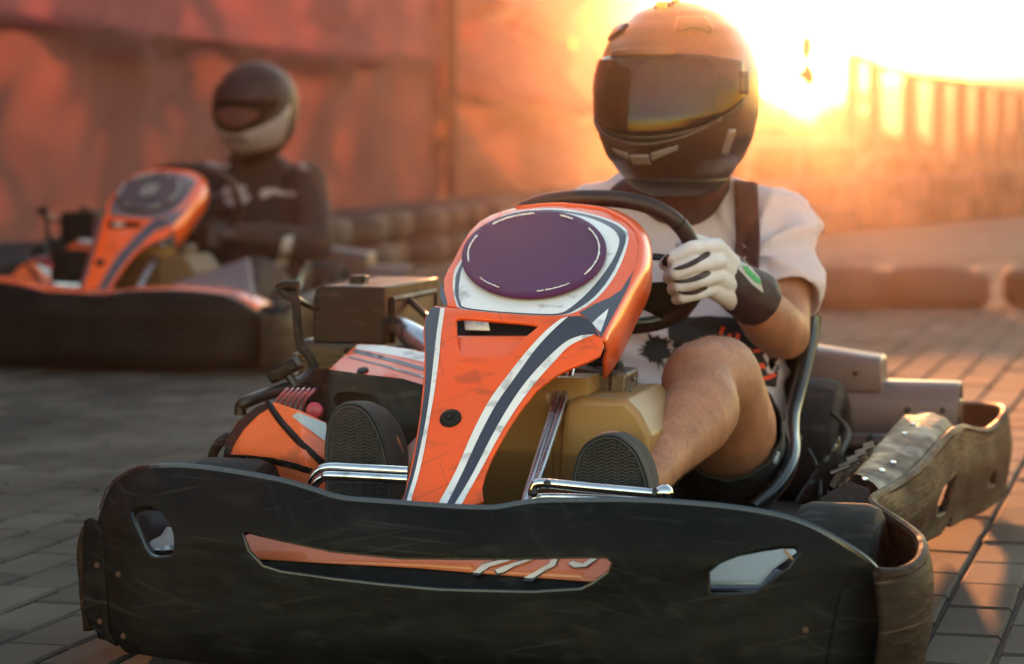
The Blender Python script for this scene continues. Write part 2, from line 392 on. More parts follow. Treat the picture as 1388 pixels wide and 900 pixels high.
# ---- paving: bricks laid along the kart's line; every brick that shows large is its own object
YAWB = R(15.5)
def brick_material(name, far):
    m = bpy.data.materials.new(name); m.use_nodes = True; nt = m.node_tree; N = nt.nodes; L = nt.links; b = N['Principled BSDF']
    b.inputs['Roughness'].default_value = 0.85; b.inputs['Specular IOR Level'].default_value = 0.15
    tc = N.new('ShaderNodeTexCoord'); gp = N.new('ShaderNodeNewGeometry')
    n1 = N.new('ShaderNodeTexNoise'); n1.inputs['Scale'].default_value = 2.2; n1.inputs['Detail'].default_value = 6; L.new(gp.outputs['Position'], n1.inputs['Vector'])
    n2 = N.new('ShaderNodeTexNoise'); n2.inputs['Scale'].default_value = 260 if not far else 40; n2.inputs['Detail'].default_value = 4; L.new(tc.outputs['Object'], n2.inputs['Vector'])
    r = N.new('ShaderNodeValToRGB'); r.color_ramp.elements[0].position = 0.3; r.color_ramp.elements[0].color = (0.057, 0.049, 0.044, 1)
    r.color_ramp.elements[1].position = 0.72; r.color_ramp.elements[1].color = (0.100, 0.084, 0.074, 1)
    if far:
        br = N.new('ShaderNodeTexBrick'); mp = N.new('ShaderNodeMapping'); mp.inputs['Rotation'].default_value = (0, 0, YAWB - R(90)); mp.inputs['Scale'].default_value = (1, 1, 1)
        L.new(tc.outputs['Object'], mp.inputs['Vector']); L.new(mp.outputs[0], br.inputs['Vector']); br.inputs['Scale'].default_value = 1.0
        br.inputs['Brick Width'].default_value = 0.2; br.inputs['Row Height'].default_value = 0.1; br.inputs['Mortar Size'].default_value = 0.005
        br.inputs['Color1'].default_value = (0.082, 0.069, 0.06, 1); br.inputs['Color2'].default_value = (0.066, 0.055, 0.048, 1); br.inputs['Mortar'].default_value = (0.04, 0.033, 0.028, 1)
        L.new(br.outputs['Color'], b.inputs['Base Color'])
    else:
        oi = N.new('ShaderNodeObjectInfo'); geo = N.new('ShaderNodeNewGeometry')
        add = N.new('ShaderNodeMath'); add.operation = 'ADD'; L.new(oi.outputs['Random'], add.inputs[0]); L.new(geo.outputs['Random Per Island'], add.inputs[1])
        fr = N.new('ShaderNodeMath'); fr.operation = 'FRACT'; L.new(add.outputs[0], fr.inputs[0])
        m1 = N.new('ShaderNodeMath'); m1.operation = 'MULTIPLY_ADD'; L.new(fr.outputs[0], m1.inputs[0]); m1.inputs[1].default_value = 0.62; m1.inputs[2].default_value = -0.12
        m2 = N.new('ShaderNodeMath'); m2.operation = 'MULTIPLY_ADD'; L.new(n2.outputs['Fac'], m2.inputs[0]); m2.inputs[1].default_value = 0.55; L.new(m1.outputs[0], m2.inputs[2])
        L.new(m2.outputs[0], r.inputs[0])
        st = N.new('ShaderNodeMix'); st.data_type = 'RGBA'; st.blend_type = 'MULTIPLY'; st.inputs[0].default_value = 1.0; L.new(r.outputs[0], st.inputs[6])
        rr = N.new('ShaderNodeValToRGB'); rr.color_ramp.elements[0].position = .35; rr.color_ramp.elements[0].color = (.62, .60, .60, 1); rr.color_ramp.elements[1].position = .62; rr.color_ramp.elements[1].color = (1.08, 1.05, 1.02, 1)
        L.new(n1.outputs['Fac'], rr.inputs[0]); L.new(rr.outputs[0], st.inputs[7]); L.new(st.outputs[2], b.inputs['Base Color'])
    bm = N.new('ShaderNodeBump'); bm.inputs['Strength'].default_value = 0.35; bm.inputs['Distance'].default_value = 0.002; L.new(n2.outputs['Fac'], bm.inputs['Height']); L.new(bm.outputs[0], b.inputs['Normal'])
    MATS[name] = m
brick_material('paver', False); brick_material('paver_far', True)
g = MB(); g.open = True
g.add([(-130, -6, -0.014), (130, -6, -0.014), (130, 88, -0.014), (-130, 88, -0.014)], [(0, 1, 2, 3)])
ground = g.build('ground', 'paver_far'); tag(ground, kind='structure')
ux, uy = Vector((math.cos(YAWB), -math.sin(YAWB), 0)), Vector((math.sin(YAWB), math.cos(YAWB), 0))   # across / along the courses
g = MB(); g.open = True
NEAR, FAR = 2.3, 14.5
def frust(Y, m=0.35): return Y * 694 / FPX + m + 0.02 * Y
g.add([(-frust(NEAR), NEAR, -0.008), (frust(NEAR), NEAR, -0.008), (frust(FAR), FAR, -0.008), (-frust(FAR), FAR, -0.008)], [(0, 1, 2, 3)])
g.build('joint_sand', 'joint_sand', ground)
def brick_mesh(dz, seed):
    q = random.Random(seed); l, w, h, c = 0.0965, 0.0465, 0.05, 0.004
    jit = lambda: q.uniform(-0.0012, 0.0012)
    vs = [(x * w + jit(), y * l + jit(), -h) for x, y in ((-1, -1), (1, -1), (1, 1), (-1, 1))]
    vs += [(x * w + jit(), y * l + jit(), -c) for x, y in ((-1, -1), (1, -1), (1, 1), (-1, 1))]
    vs += [(x * (w - c), y * (l - c), q.uniform(-0.0008, 0.0008)) for x, y in ((-1, -1), (1, -1), (1, 1), (-1, 1))]
    fs = [(8, 9, 10, 11)]
    for a in (0, 4):
        for k in range(4): fs.append((a + k, a + (k + 1) % 4, a + 4 + (k + 1) % 4, a + 4 + k))
    return vs, fs
KART_SIL = [(100, 640), (420, 400), (560, 400), (700, 260), (1130, 300), (1140, 440), (1300, 500), (1380, 560), (1350, 700), (1262, 790), (1262, 905), (240, 905), (105, 860)]
wpx = lambda p: (lambda d, f, u: (694 + FPX * d.x / d.dot(f), 450 - FPX * d.dot(u) / d.dot(f)))(Vector(p) - CAMV, Vector((0, math.cos(PITCH), -math.sin(PITCH))), Vector((0, math.sin(PITCH), math.cos(PITCH))))
bricks = []
for i in range(-60, 60):
    for j in range(-30, 90):
        p = ux * (i * 0.1) + uy * (j * 0.2 + (0.1 if i % 2 else 0.0) + (0.017 if i % 4 == 1 else 0))
        if NEAR + 0.15 < p.y < FAR - 0.1 and abs(p.x) < frust(p.y) - 0.1: bricks.append(p)
def shown(p):
    x, y = wpx(p); return -30 < x < 1418 and y < 925 and not inside((x, y), KART_SIL)
big = sorted([p for p in bricks if shown(p)], key=lambda p: p.y)[:300]
bset = {(p.x, p.y) for p in big}
protos = []
for k in range(6):
    vs, fs = brick_mesh(0, k); me = bpy.data.meshes.new('brick'); me.from_pydata(vs, [], fs); me.materials.append(MATS['paver']); protos.append(me)
for p in big:
    ob = bpy.data.objects.new('brick', rnd.choice(protos)); COL.objects.link(ob); ob.parent = ground
    ob.location = (p.x, p.y, rnd.uniform(-0.0015, 0.0015)); ob.rotation_euler = (rnd.uniform(-.006, .006), rnd.uniform(-.006, .006), -YAWB + rnd.uniform(-.008, .008))
g = MB(); rot = Matrix.Rotation(-YAWB, 3, 'Z')
for p in bricks:
    if (p.x, p.y) in bset: continue
    vs, fs = brick_mesh(0, rnd.randrange(6)); z = rnd.uniform(-0.0015, 0.0015)
    r2 = Matrix.Rotation(-YAWB + rnd.uniform(-.008, .008), 3, 'Z')
    g.add([r2 @ Vector(v) + Vector((p.x, p.y, z)) for v in vs], fs)
g.open = True
fb = g.build('paving_bricks', 'paver', ground, smooth=False); fb['kind'] = 'stuff'

# ---- tarpaulin screen that runs back along the left of the track
TA, TB = Vector((-2.06, 10.0, 0)), Vector((1.30, 25.8, 0))
tdir = (TB - TA).normalized(); tnor = Vector((tdir.y, -tdir.x, 0)) * 1.0   # towards the track
TLEN = (TB - TA).length
screen = empty('tarpaulin_screen', Matrix.Translation(TA - tdir * 3), 'long reddish brown tarpaulin screen with sagging seams behind the karts', 'screen')
def tarp(l0, l1, z0, z1, seed, amp, m='tarp_fabric'):
    rows = []; n = max(8, int((l1 - l0) / 0.10)); k = max(8, int((z1 - z0) / 0.08))
    for j in range(k + 1):
        v = j / k; row = []
        for i in range(n + 1):
            u = i / n; l = l0 + (l1 - l0) * u
            z = z0 + (z1 - z0) * v - 0.03 * math.sin(l * 0.62)
            if j == 0: z += 0.03 * math.sin(l * 2.1 + seed) + 0.02 * math.sin(l * 5.3)
            a = noise.noise(Vector((l * 0.55 + seed, z * 0.9, seed))) * 1.2 + 0.7 * noise.noise(Vector((l * 0.9 + z * 1.5, z * 2.6 - l * 0.5, seed + 4)))
            a += 0.8 * abs(noise.noise(Vector((l * 0.7 - z * 1.9, z * 1.2 + l * 0.25, seed + 9)))) - 0.15 * math.cos(math.pi * 2 * u)
            a += 0.30 * noise.noise(Vector((l * 3, z * 5 - l, seed))) + 0.9 * (0.35 - abs(noise.noise(Vector((l * 1.1 + z * 1.6, z * 2.9 - l * 1.3, seed + 2)))))
            if seed in (3, 4, 5): a += 1.1 * math.sin(11 * math.atan2(z - 1.25, l - 6.9) + l * .4) * math.exp(-(l - 7.3) / 3.2)
            if seed >= 6: a += 0.8 * math.sin(9 * math.atan2(z - 1.9, l - 11.6)) * math.exp(-(l - 12.3) / 4)
            row.append(TA + tdir * l + tnor * (amp * 2.5 * a * min(1, 6 * u + .15, 6 * (1 - u) + .15) * (1 if 0 < j < k else .25)) + Vector((0, 0, z)))
        rows.append(row)
    mb = MB(); mb.open = True; mb.grid(rows); return mb
sheets = [(-8.0, 7.50, 0.10, 1.20, 1, 0.08), (-8.0, 7.50, 1.08, 3.2, 2, 0.07), (7.3, 12.50, 0.10, 0.98, 3, 0.13), (7.3, 12.50, 0.86, 1.70, 4, 0.13), (7.3, 12.5, 1.58, 3.2, 5, 0.10),
          (12.3, TLEN, 0.10, 0.94, 6, 0.12), (12.32, TLEN + 0.03, 0.82, 1.68, 7, 0.11), (12.3, TLEN, 1.56, 3.2, 8, 0.09)]
for q, tm in zip(sheets, ('tarp_brown', 'tarp_maroon', 'tarp_clay', 'tarp_maroon', 'tarp_rose', 'tarp_clay', 'tarp_rose', 'tarp_tan')): tarp(*q).build('tarpaulin', tm, screen, origin=TA - tdir * 3, sharp=180)
for l in (-7.9, -4.5, -1.5, 2.8, 7.25, 12.3, TLEN + 0.05):
    p = TA + tdir * l - tnor * 0.16
    MB().tube([p, p + Vector((0, 0, 3.3))], 0.045, 10).build('post', 'fence_steel', screen, origin=TA - tdir * 3)
p = TA + tdir * 7.25 + tnor * 0.14
MB().tube([p, p + Vector((0.01, 0, 1.6)), p + Vector((0, 0, 3.3))], 0.04, 8).build('lacing_rope', 'tarp_band', screen, origin=TA - tdir * 3)

# ---- tyres
def tyre_mesh(r, h, n=26):
    k = 0.62 * r
    prof = [(k, -h / 2 * 0.72), (k * 1.12, -h / 2 * 0.94), (r * 0.86, -h / 2), (r * 0.97, -h / 2 * 0.72), (r, -h / 2 * 0.36)]
    for q in (-0.22, -0.2, 0.0, 0.02, 0.2, 0.22): prof.append((r * (0.985 if q in (-0.2, 0.0, 0.2) else 1.0), h * q))
    prof += [(r, h / 2 * 0.5), (r * 0.97, h / 2 * 0.72), (r * 0.86, h / 2), (k * 1.12, h / 2 * 0.94), (k, h / 2 * 0.72), (k * 0.98, 0)]
    return MB().lathe(prof, (0, 0, 0), 'z', n, closed=True)
tyre_cache = {}
def tyre(loc, r, h, m, label, group, rot=(0, 0, 0)):
    key = (r, h, m)
    if key not in tyre_cache:
        o = tyre_mesh(r, h).build('tyre', m); tyre_cache[key] = o
    else: o = tyre_cache[key].copy(); COL.objects.link(o)
    o.location = loc; o.rotation_euler = rot; tag(o, label, 'tyre', group); return o
for x, l in ((1150, 'worn dark tyre lying on the paving right behind the driver\'s elbow'), (1274, 'worn dark tyre lying flat alone on the open paving, end of the short row'), (1458, 'worn dark tyre lying on the paving cut by the right edge of the picture')):
    p = ground_at(x, 419); tyre((p.x, p.y + 0.24, 0.078), 0.245, 0.152, 'barrier_tyre', l, 'tyres lying on the paving', (0, 0, x))
k = 0
for i in range(30):                                          # foot of the screen, two high
    l = -1.6 + i * 0.60; base = TA + tdir * l + tnor * (0.62 + rnd.uniform(-.06, .06))
    for j in range(2):
        tyre((base.x + rnd.uniform(-.03, .03), base.y, 0.075 + j * 0.151), 0.285, 0.15, 'barrier_tyre', 'dark tyre stacked at the foot of the tarpaulin screen', 'tyres stacked along the tarpaulin screen', (0, 0, rnd.random() * 6))
FA, FB = ground_at(1110, 312), ground_at(1388, 287)
fdir = (FB - FA).normalized(); flen = (FB - FA).length; fnor = Vector((fdir.y, -fdir.x, 0))
for i in range(46):
    l = -4.2 + i * 0.285; base = FA + fdir * l
    for j in range(2):
        pale = (i * 7 + j * 3) % 5 in (0, 2)
        q = tyre((base.x + rnd.uniform(-.015, .015), base.y, 0.095 + j * 0.191), 0.14, 0.19, 'barrier_tyre_faded' if pale else 'barrier_tyre',
                 'faded pale kart tyre in the far barrier under the fence' if pale else 'dark kart tyre in the far barrier under the fence',
                 'pale tyres of the far barrier' if pale else 'dark tyres of the far barrier', (0, 0, rnd.random() * 6))

# ---- fence of posts, rails and wire behind the far tyres
fo = FA - fdir * 5 - fnor * 0.55
fence = empty('wire_fence', Matrix.Translation(fo), 'tall wire fence with steel posts standing behind the far tyre barrier', 'fence')
def fence_pt(x):                        # where the ray column meets the fence line
    d = ray_world(x, 200); o = FA - fnor * -0.0 - fnor * 0.6
    o = FA + Vector((-fdir.y, fdir.x, 0)) * 0.6
    n = Vector((-fdir.y, fdir.x, 0)); return CAMV + d * ((o - CAMV).dot(n) / d.dot(n))
def top_at(x, y):
    p = fence_pt(x); d = ray_world(x, y); q = CAMV + d * (p.y / d.y); return Vector((q.x, q.y, q.z))
posts = [(985, 118), (1013, 116), (1083, 113), (1157, 74), (1186, 86), (1234, 98), (1274, 104), (1303, 107), (1332, 112), (1358, 117), (1383, 121), (1407, 124), (1432, 127)]
tops = []
for i, (x, y) in enumerate(posts):
    if x < 1150: y = 195
    t = top_at(x, y); b0 = Vector((t.x, t.y, -0.05)); tops.append(t)
    MB().tube([b0, t], 0.068 if x > 1150 else 0.045, 8).build('post', 'fence_steel', fence, origin=fo)
for a, b, dz in [(3, 4, 0.0), (4, 12, -0.02), (3, 4, -0.33), (0, 3, 0.0), (3, 12, -0.75)]:
    if b - a == 1: q = [tops[a] + Vector((0, 0, dz)), tops[b] + Vector((0, 0, dz))]
    else: q = [tops[i] + Vector((0, 0, dz if i != 3 or dz > -.5 else -1.0)) for i in range(a, b + 1)]
    if a == 0: q[-1] = Vector((q[-1].x, q[-1].y, q[-2].z))
    MB().tube(q, 0.032, 6).build('rail', 'fence_steel', fence, origin=fo)
w = MB()
for a in range(3, 12):
    p, q = tops[a], tops[a + 1]; n = max(2, int((q - p).length / 0.11))
    for i in range(n):
        t = p.lerp(q, i / n); w.box((t.x, t.y, t.z / 2), (0.006, 0.006, t.z))
    for z in range(1, 14):
        zz = z * 0.105
        c = (p + q) / 2; d = q - p; w.box((c.x, c.y, zz), ((q - p).length, 0.006, 0.006), Matrix.Rotation(math.atan2(d.y, d.x), 3, 'Z'))
wf = w.build('wire_mesh', 'fence_steel', fence, origin=fo, smooth=False); wf['kind'] = 'stuff'

# ---- flag pole with two small pennants
p = at(1091, 200, 7.0)
pole = empty('flag_pole', Matrix.Translation((p.x, p.y, 0)), 'thin rod with two tiny pennants against the bright sky right of the helmet', 'flag pole')
MB().tube([(p.x, p.y, -0.05), (p.x, p.y, 1.35)], [0.003, 0.0015], 6).build('pole', 'fence_steel', pole, origin=(p.x, p.y, 0))
for y, s, pts in ((66, 1, [(0, .075), (.028, .055), (.034, 0), (.02, -.05), (.008, -.085), (-.014, -.03), (-.016, .03)]), (100, 1, [(0, .075), (.03, .03), (.045, -.02), (.028, -.075), (.0, -.04), (-.045, .0), (-.01, .02)])):
    c = at(1091, y, 6.98); f = MB(); k = len(pts)
    f.add([c + Vector((a * .66, 0.003 * math.sin(a * 60), b * .52)) for a, b in pts] + [c + Vector((a * .66, 0.0015 + 0.003 * math.sin(a * 60), b * .52)) for a, b in pts],
          [tuple(range(k)), tuple(range(2 * k - 1, k - 1, -1))] + [(i, (i + 1) % k, (i + 1) % k + k, i + k) for i in range(k)])
    f.build('pennant', 'pennant', pole, origin=(p.x, p.y, 0))

# ---- low trees beyond the fence, and the far rise
def tree(x, ytop, Y, wid, label, seed):
    q = random.Random(seed); b = ground_at(x, 400); b = at(x, 300, Y); base = Vector((b.x, b.y, -0.02)); top = at(x, ytop, Y).z
    t = empty('small_tree', Matrix.Translation(base), label, 'tree', 'low trees beyond the fence')
    h = top; tr = MB()
    tr.tube(smooth_path([base, base + Vector((q.uniform(-.1, .1), 0, h * .35)), base + Vector((q.uniform(-.15, .15), 0, h * .8))]), [0.09 * (1 - i / 16) + 0.015 for i in range(13)], 7)
    for a in range(5):
        an = a * 1.26 + q.random(); s = base + Vector((0, 0, h * (.25 + .09 * a)))
        e = s + Vector((math.cos(an) * wid * .36, math.sin(an) * wid * .3, h * .25)); tr.tube([s, s.lerp(e, .5) + Vector((0, 0, -.03)), e], [.03, .02, .008], 5)
    tr.build('trunk', 'bark', t, origin=base)
    cl = []
    for _ in range(16):
        an, rr, hh = q.random() * 6.28, math.sqrt(q.random()), q.uniform(.18, 1.0)
        k = wid / 2 * (1.0 - 0.75 * max(0, hh - .45) / .55) * rr
        cl.append((base + Vector((math.cos(an) * k, math.sin(an) * k * .8, h * (hh - .06))), q.uniform(.14, .26) * min(wid, h)))
    f = MB(); f.open = True
    for c, r in cl:
        for _ in range(150):
            d = Vector((q.gauss(0, 1), q.gauss(0, 1), q.gauss(0, 1))).normalized() * r * q.random() ** .4; pz = c + d
            if pz.z > h + .1 or pz.z < 0.02: continue
            u = Vector((q.gauss(0, 1), q.gauss(0, 1), q.gauss(0, 1))).normalized(); v = u.orthogonal().normalized(); s = q.uniform(.04, .085)
            f.add([pz - u * s - v * s * .5, pz + u * s * .2 - v * s * .6, pz + u * s, pz + u * s * .1 + v * s * .6], [(0, 1, 2, 3)])
    f.build('crown', 'leaf', t, origin=base, smooth=False)
for i, (x, y, Y, w_, l) in enumerate([(992, 118, 46, 2.2, 'bushy tree rising just beside the helmet of the front driver'), (1036, 140, 48, 1.4, 'rounded low tree beyond the fence right of the front driver\'s helmet'), (1066, 163, 50, 1.2, 'lowest dip of the tree line, a small tree below the two pennants'),
        (1098, 148, 47, 1.0, 'pointed small tree behind the flag pole'), (1132, 158, 49, 1.6, 'low tree just before the tallest fence post'), (1172, 168, 52, 1.5, 'low tree showing between the two tallest fence posts'), (1215, 176, 47, 1.4, 'rounded bush-like tree behind the fence right of its tallest posts'),
        (1262, 192, 50, 1.5, 'dark low tree behind the middle fence posts'), (1310, 190, 54, 1.7, 'low tree behind the closely spaced fence posts'), (1358, 186, 57, 1.8, 'low tree behind the fence towards its receding end'), (1400, 180, 60, 1.8, 'low tree at the right edge of the picture'), (940, 130, 46, 2.2, 'tree hidden behind the front driver\'s helmet')]):
    tree(x, y, 27.5 + (Y - 46) * .7, w_ * .62, l, 50 + i)
rows = []
for j in range(9):
    v = j / 8; row = []
    for i in range(61):
        X = -40 + 110 * i / 60; Y = 60 + 20 * v
        hgt = 1.75 * math.exp(-(max(0, 13 - X) / 4.5) ** 2 - (max(0, X - 22) / 14) ** 2) + 0.85 + 0.25 * noise.noise(Vector((X * .12, 0, 3))) + .15 * noise.noise(Vector((X * .6, v * 3, 1)))
        row.append((X, Y, -0.3 + (hgt + 0.3) * math.sin(math.pi * min(1, v * 1.05) * .5 + 0.0) if j else -0.3))
    rows.append([Vector(r) for r in row])
hb = MB(); hb.open = True; hb.grid(rows); hills = hb.build('hills', 'hill_green', sharp=180); tag(hills, kind='structure')

# ================================================================== THE KART (built in its own coordinates: x across, y back along it, z up)
kart = empty('go_kart', K1.M, 'scuffed orange front go-kart with a violet oval plate and wide black bumper', 'go-kart', 'orange go-karts on the paving')
def part(mb, name, m, parent=None, **kw): return mb.build(name, m, parent or kart, **kw)
T0 = -0.02                                                # centre line
def mirror(p): return Vector((2 * T0 - p[0], p[1], p[2]))

# ---- front bumper
def s_bump(t, z):
    a = 0.012 * min(1, abs(t - T0) / .38) ** 2 + (0.10 * ((abs(t - T0) - .38) / .15) ** 2 if abs(t - T0) > .38 else 0)
    b = 0.055 * max(0, (z - .17) / .08) ** 1.6 if z > .17 else 0
    c = 0.02 * ((.07 - z) / .05) ** 2 if z < .07 else 0
    w = 0.003 * noise.noise(Vector((t * 7, z * 12, 1))) + (.0035 * abs(noise.noise(Vector((t * 16 + z * 9, z * 34 - t * 6, 4)))) if z < .17 else 0)
    return a + b + c + w
bumper_top = [(137, 690), (146, 664), (163, 647), (187, 636), (228, 632), (270, 634), (320, 641), (380, 652), (422, 664), (462, 676), (520, 681), (600, 687), (640, 689), (672, 689), (700, 684), (735, 680), (800, 679), (860, 679), (930, 683), (1000, 690), (1060, 701), (1104, 717), (1142, 738), (1170, 757), (1189, 776)]
outline = bumper_top + [(1193, 800), (1192, 860), (1188, 940), (1112, 940), (1000, 938), (700, 922), (450, 912), (300, 903), (228, 893), (170, 884), (150, 862), (146, 800), (141, 735), (131, 712)]
slot_l = rnd_poly([(177, 694), (196, 686), (214, 689), (229, 708), (236, 726), (235, 751), (222, 756), (204, 754), (190, 730)], 3)
slot_c = [(327, 723), (334, 720), (380, 732), (450, 747), (540, 756), (620, 757), (700, 757), (780, 755), (822, 755), (830, 763), (825, 776), (803, 792), (788, 800), (720, 804), (600, 801), (520, 794), (450, 786), (380, 776), (355, 768), (335, 747)]
slot_r = [(959, 775), (973, 763), (1000, 751), (1030, 744), (1060, 739), (1080, 740), (1086, 749), (1069, 772), (1043, 791), (1024, 805), (995, 807), (960, 807)]
bf = sheet(outline, lambda x, y: K1.hit(x, y, s_bump), [slot_l, slot_c, slot_r], step=9)
part(bf, 'front_bumper', 'bumper_black', mods=[SOL(0.011), BEV(0.003, 2)])
lip = [K1.hit(x, y + 2, s_bump) + Vector((0, .006, 0)) for x, y in [(q.x, q.y) for q in smooth_path([(a, b, 0) for a, b in bumper_top], 4)]]
part(MB().tube(lip, 0.0058, 8), 'bumper_lip', 'black_gloss')
part(sheet([(1187, 781), (1163, 786), (1142, 802), (1133, 836), (1125, 882), (1117, 938), (1187, 938), (1192, 860), (1193, 800)], lambda x, y: K1.hit(x, y, s_bump), step=8, off=.005), 'corner_panel', 'bumper_black', mods=[SOL(.006), BEV(.002)])
for nm, sl in (('slot_rim', slot_l), ('slot_rim', slot_c), ('slot_rim', slot_r)):
    part(MB().tube([K1.hit(q.x, q.y, s_bump) + Vector((0, .004, 0)) for q in dens(sl, 7)], 0.0026, 7, closed=True), nm, 'black_gloss')
# left end piece, folded back
def s_end(t, z): return 0.075 + 0.5 * max(0, -t - .52) + 0
part(sheet([(114, 706), (121, 702), (138, 722), (142, 745), (145, 800), (148, 858), (158, 876), (143, 868), (126, 852), (115, 836), (112, 790)], lambda x, y: K1.hit(x, y, s_end), step=6), 'bumper_end', 'bumper_black', mods=[SOL(0.012)])
for x, y in ((132, 766), (136, 842), (1092, 854), (1163, 842), (161, 778), (168, 862)):
    p = K1.hit(x, y, s_bump) if x > 150 else K1.hit(x, y, s_end)
    part(MB().lathe([(0.0, -.001), (.0042, -.001), (.0036, -.0025), (0, -.003)], p, 'y', 10), 'rivet', 'rust')

# ---- side bumper that runs from the front corner back along the left side
rim = [(1189, 776, .030), (1206, 777, .045), (1222, 775, .065), (1238, 768, .10), (1248, 757, .145), (1251, 745, .19), (1247, 732, .245), (1236, 721, .30), (1221, 710, .36), (1204, 699, .43), (1188, 689, .49), (1182, 682, .53), (1185, 675, .58), (1198, 667, .66), (1222, 653, .77), (1245, 636, .88), (1262, 617, 1.0), (1276, 600, 1.12), (1290, 586, 1.24), (1305, 580, 1.36), (1322, 584, 1.47), (1338, 584, 1.58), (1352, 574, 1.68), (1361, 561, 1.76), (1360, 554, 1.83), (1349, 551, 1.90), (1332, 550, 1.95), (1314, 549, 1.985), (1300, 550, 2.0)]
rimp = smooth_path([P(*r) for r in rim], 6)
def bot_z(s): return 0.028 if s < .25 else (0.028 + 0.046 * min(1, (s - .25) / .35) if s < .75 else 0.074 - 0.05 * min(1, (s - .75) / .8))
rows = []; NV = 14
for j in range(NV + 1):
    v = j / NV; row = []
    for i, p in enumerate(rimp):
        z0 = bot_z(p.y); z = p.z + (z0 - p.z) * v
        a = rimp[max(0, i - 1)]; b = rimp[min(len(rimp) - 1, i + 1)]; d = (b - a); n = Vector((d.y, -d.x, 0)).normalized()
        bul = 0.008 * math.sin(math.pi * min(1, v * 1.2)) + 0.004 * noise.noise(Vector((p.y * 9, v * 3, 2)))
        row.append(Vector((p.x, p.y, z)) + n * bul)
    rows.append(row)
side_holes = [[(1262, 742), (1268, 728), (1285, 700), (1284, 712), (1276, 735), (1266, 745)], [(1264, 697), (1266, 680), (1275, 659), (1292, 642), (1288, 662), (1277, 694), (1268, 699)], [(1334, 660), (1337, 646), (1346, 634), (1345, 656)]]
sb = MB(); sb.open = True; n = len(rimp); vs = [v for r in rows for v in r]; fs = []
# finer grid near the holes
sub = []
for j in range(NV):
    for i in range(n - 1):
        for a in range(3):
            for b in range(3):
                q = []
                for (da, db) in ((a, b), (a + 1, b), (a + 1, b + 1), (a, b + 1)):
                    u, v = da / 3, db / 3
                    q.append(rows[j][i] * (1 - u) * (1 - v) + rows[j][i + 1] * u * (1 - v) + rows[j + 1][i + 1] * u * v + rows[j + 1][i] * (1 - u) * v)
                c = (q[0] + q[2]) / 2; px = K1.px(c)
                if c.y > .5 and any(inside(px, h) for h in side_holes): continue
                sub.append(q)
key = {}; 
for q in sub:
    f = []
    for v in q:
        k = (round(v.x, 5), round(v.y, 5), round(v.z, 5))
        if k not in key: key[k] = len(sb.v); sb.v.append(v)
        f.append(key[k])
    if len(set(f)) == 4: sb.f.append(tuple(f))
part(sb, 'side_bumper', 'side_plastic', mods=[('SOLIDIFY', dict(thickness=0.012, offset=0.0))], sharp=50)
part(MB().tube([p + Vector((0, 0, -.001)) for p in rimp], 0.0078, 9), 'side_bumper_lip', 'side_plastic')
part(MB().box((.372, 1.12, .10), (.02, .98, .13)), 'pod_slot_blocker', 'black_plastic', mods=[BEV(.004)])  # added panel, blocks the sunlit paving from showing through the side slots
# the same on the far side (mostly hidden), mirrored and plain
rows2 = [[mirror(v) for v in r] for r in rows]
m_ = MB(); m_.grid([r[20:] for r in rows2]); m_.open = True; part(m_, 'side_bumper', 'side_plastic', mods=[SOL(0.012)])

# ---- padded top of the left side pod with rivets
pad_l = [(1150, 641, .72), (1161, 628, .80), (1177, 610, .95), (1196, 588, 1.12), (1214, 566, 1.32), (1224, 562, 1.42)]
pad_r = [(1195, 668, .64), (1222, 650, .76), (1240, 634, .87), (1258, 612, 1.0), (1277, 588, 1.16), (1292, 571, 1.34)]
L_ = smooth_path([P(*q) for q in pad_l], 5); R_ = smooth_path([P(*q) for q in pad_r], 5); rows = []
for a, b in zip(L_, R_):
    row = [a + Vector((0.012, 0, -.07)), a + Vector((0, 0, -.012))]
    for k in range(1, 8):
        t = k / 8; row.append(a.lerp(b, t) + Vector((0, 0, .007 * math.sin(math.pi * t) + .004 * noise.noise(Vector((t * 4, a.y * 16, 5))))))
    row += [b + Vector((0, 0, -.008)), b + Vector((.0, 0, -.07))]
    rows.append(row)
rows = [[v + Vector((0, -.012, -.06)) for v in rows[0]]] + rows + [[v + Vector((0, .01, -.06)) for v in rows[-1]]]
m_ = MB(); m_.grid(rows); m_.open = True
pad = part(m_, 'side_pad', 'pad_vinyl', sharp=60)
pads = bvh_surf([m_], K1, lambda x, y: P(x, y, 1.0))
for x, y in ((1172, 650), (1195, 638), (1210, 627), (1237, 575), (1226, 588)):
    p = pads(x, y); part(MB().lathe([(0.0, 0), (.0052, 0), (.0045, .0022), (.002, .0032), (0, .0032)], p, 'z', 10), 'rivet', 'chrome', pad)
    
part(sheet([(1110, 676), (1150, 652), (1178, 662), (1182, 690), (1165, 700), (1120, 690)], lambda x, y: K1.hit(x, y, lambda t, z: .60 + 1.2 * (z - .2)), step=8), 'pod_front', 'pad_vinyl', mods=[SOL(.02), BEV(.004)])
m_ = MB().box((0, 0, 0), (.035, .10, .03)); q = P(1252, 574, 1.40); m_.v = [v + q for v in m_.v]; part(m_, 'pad_end', 'pad_vinyl', mods=[BEV(.006)])
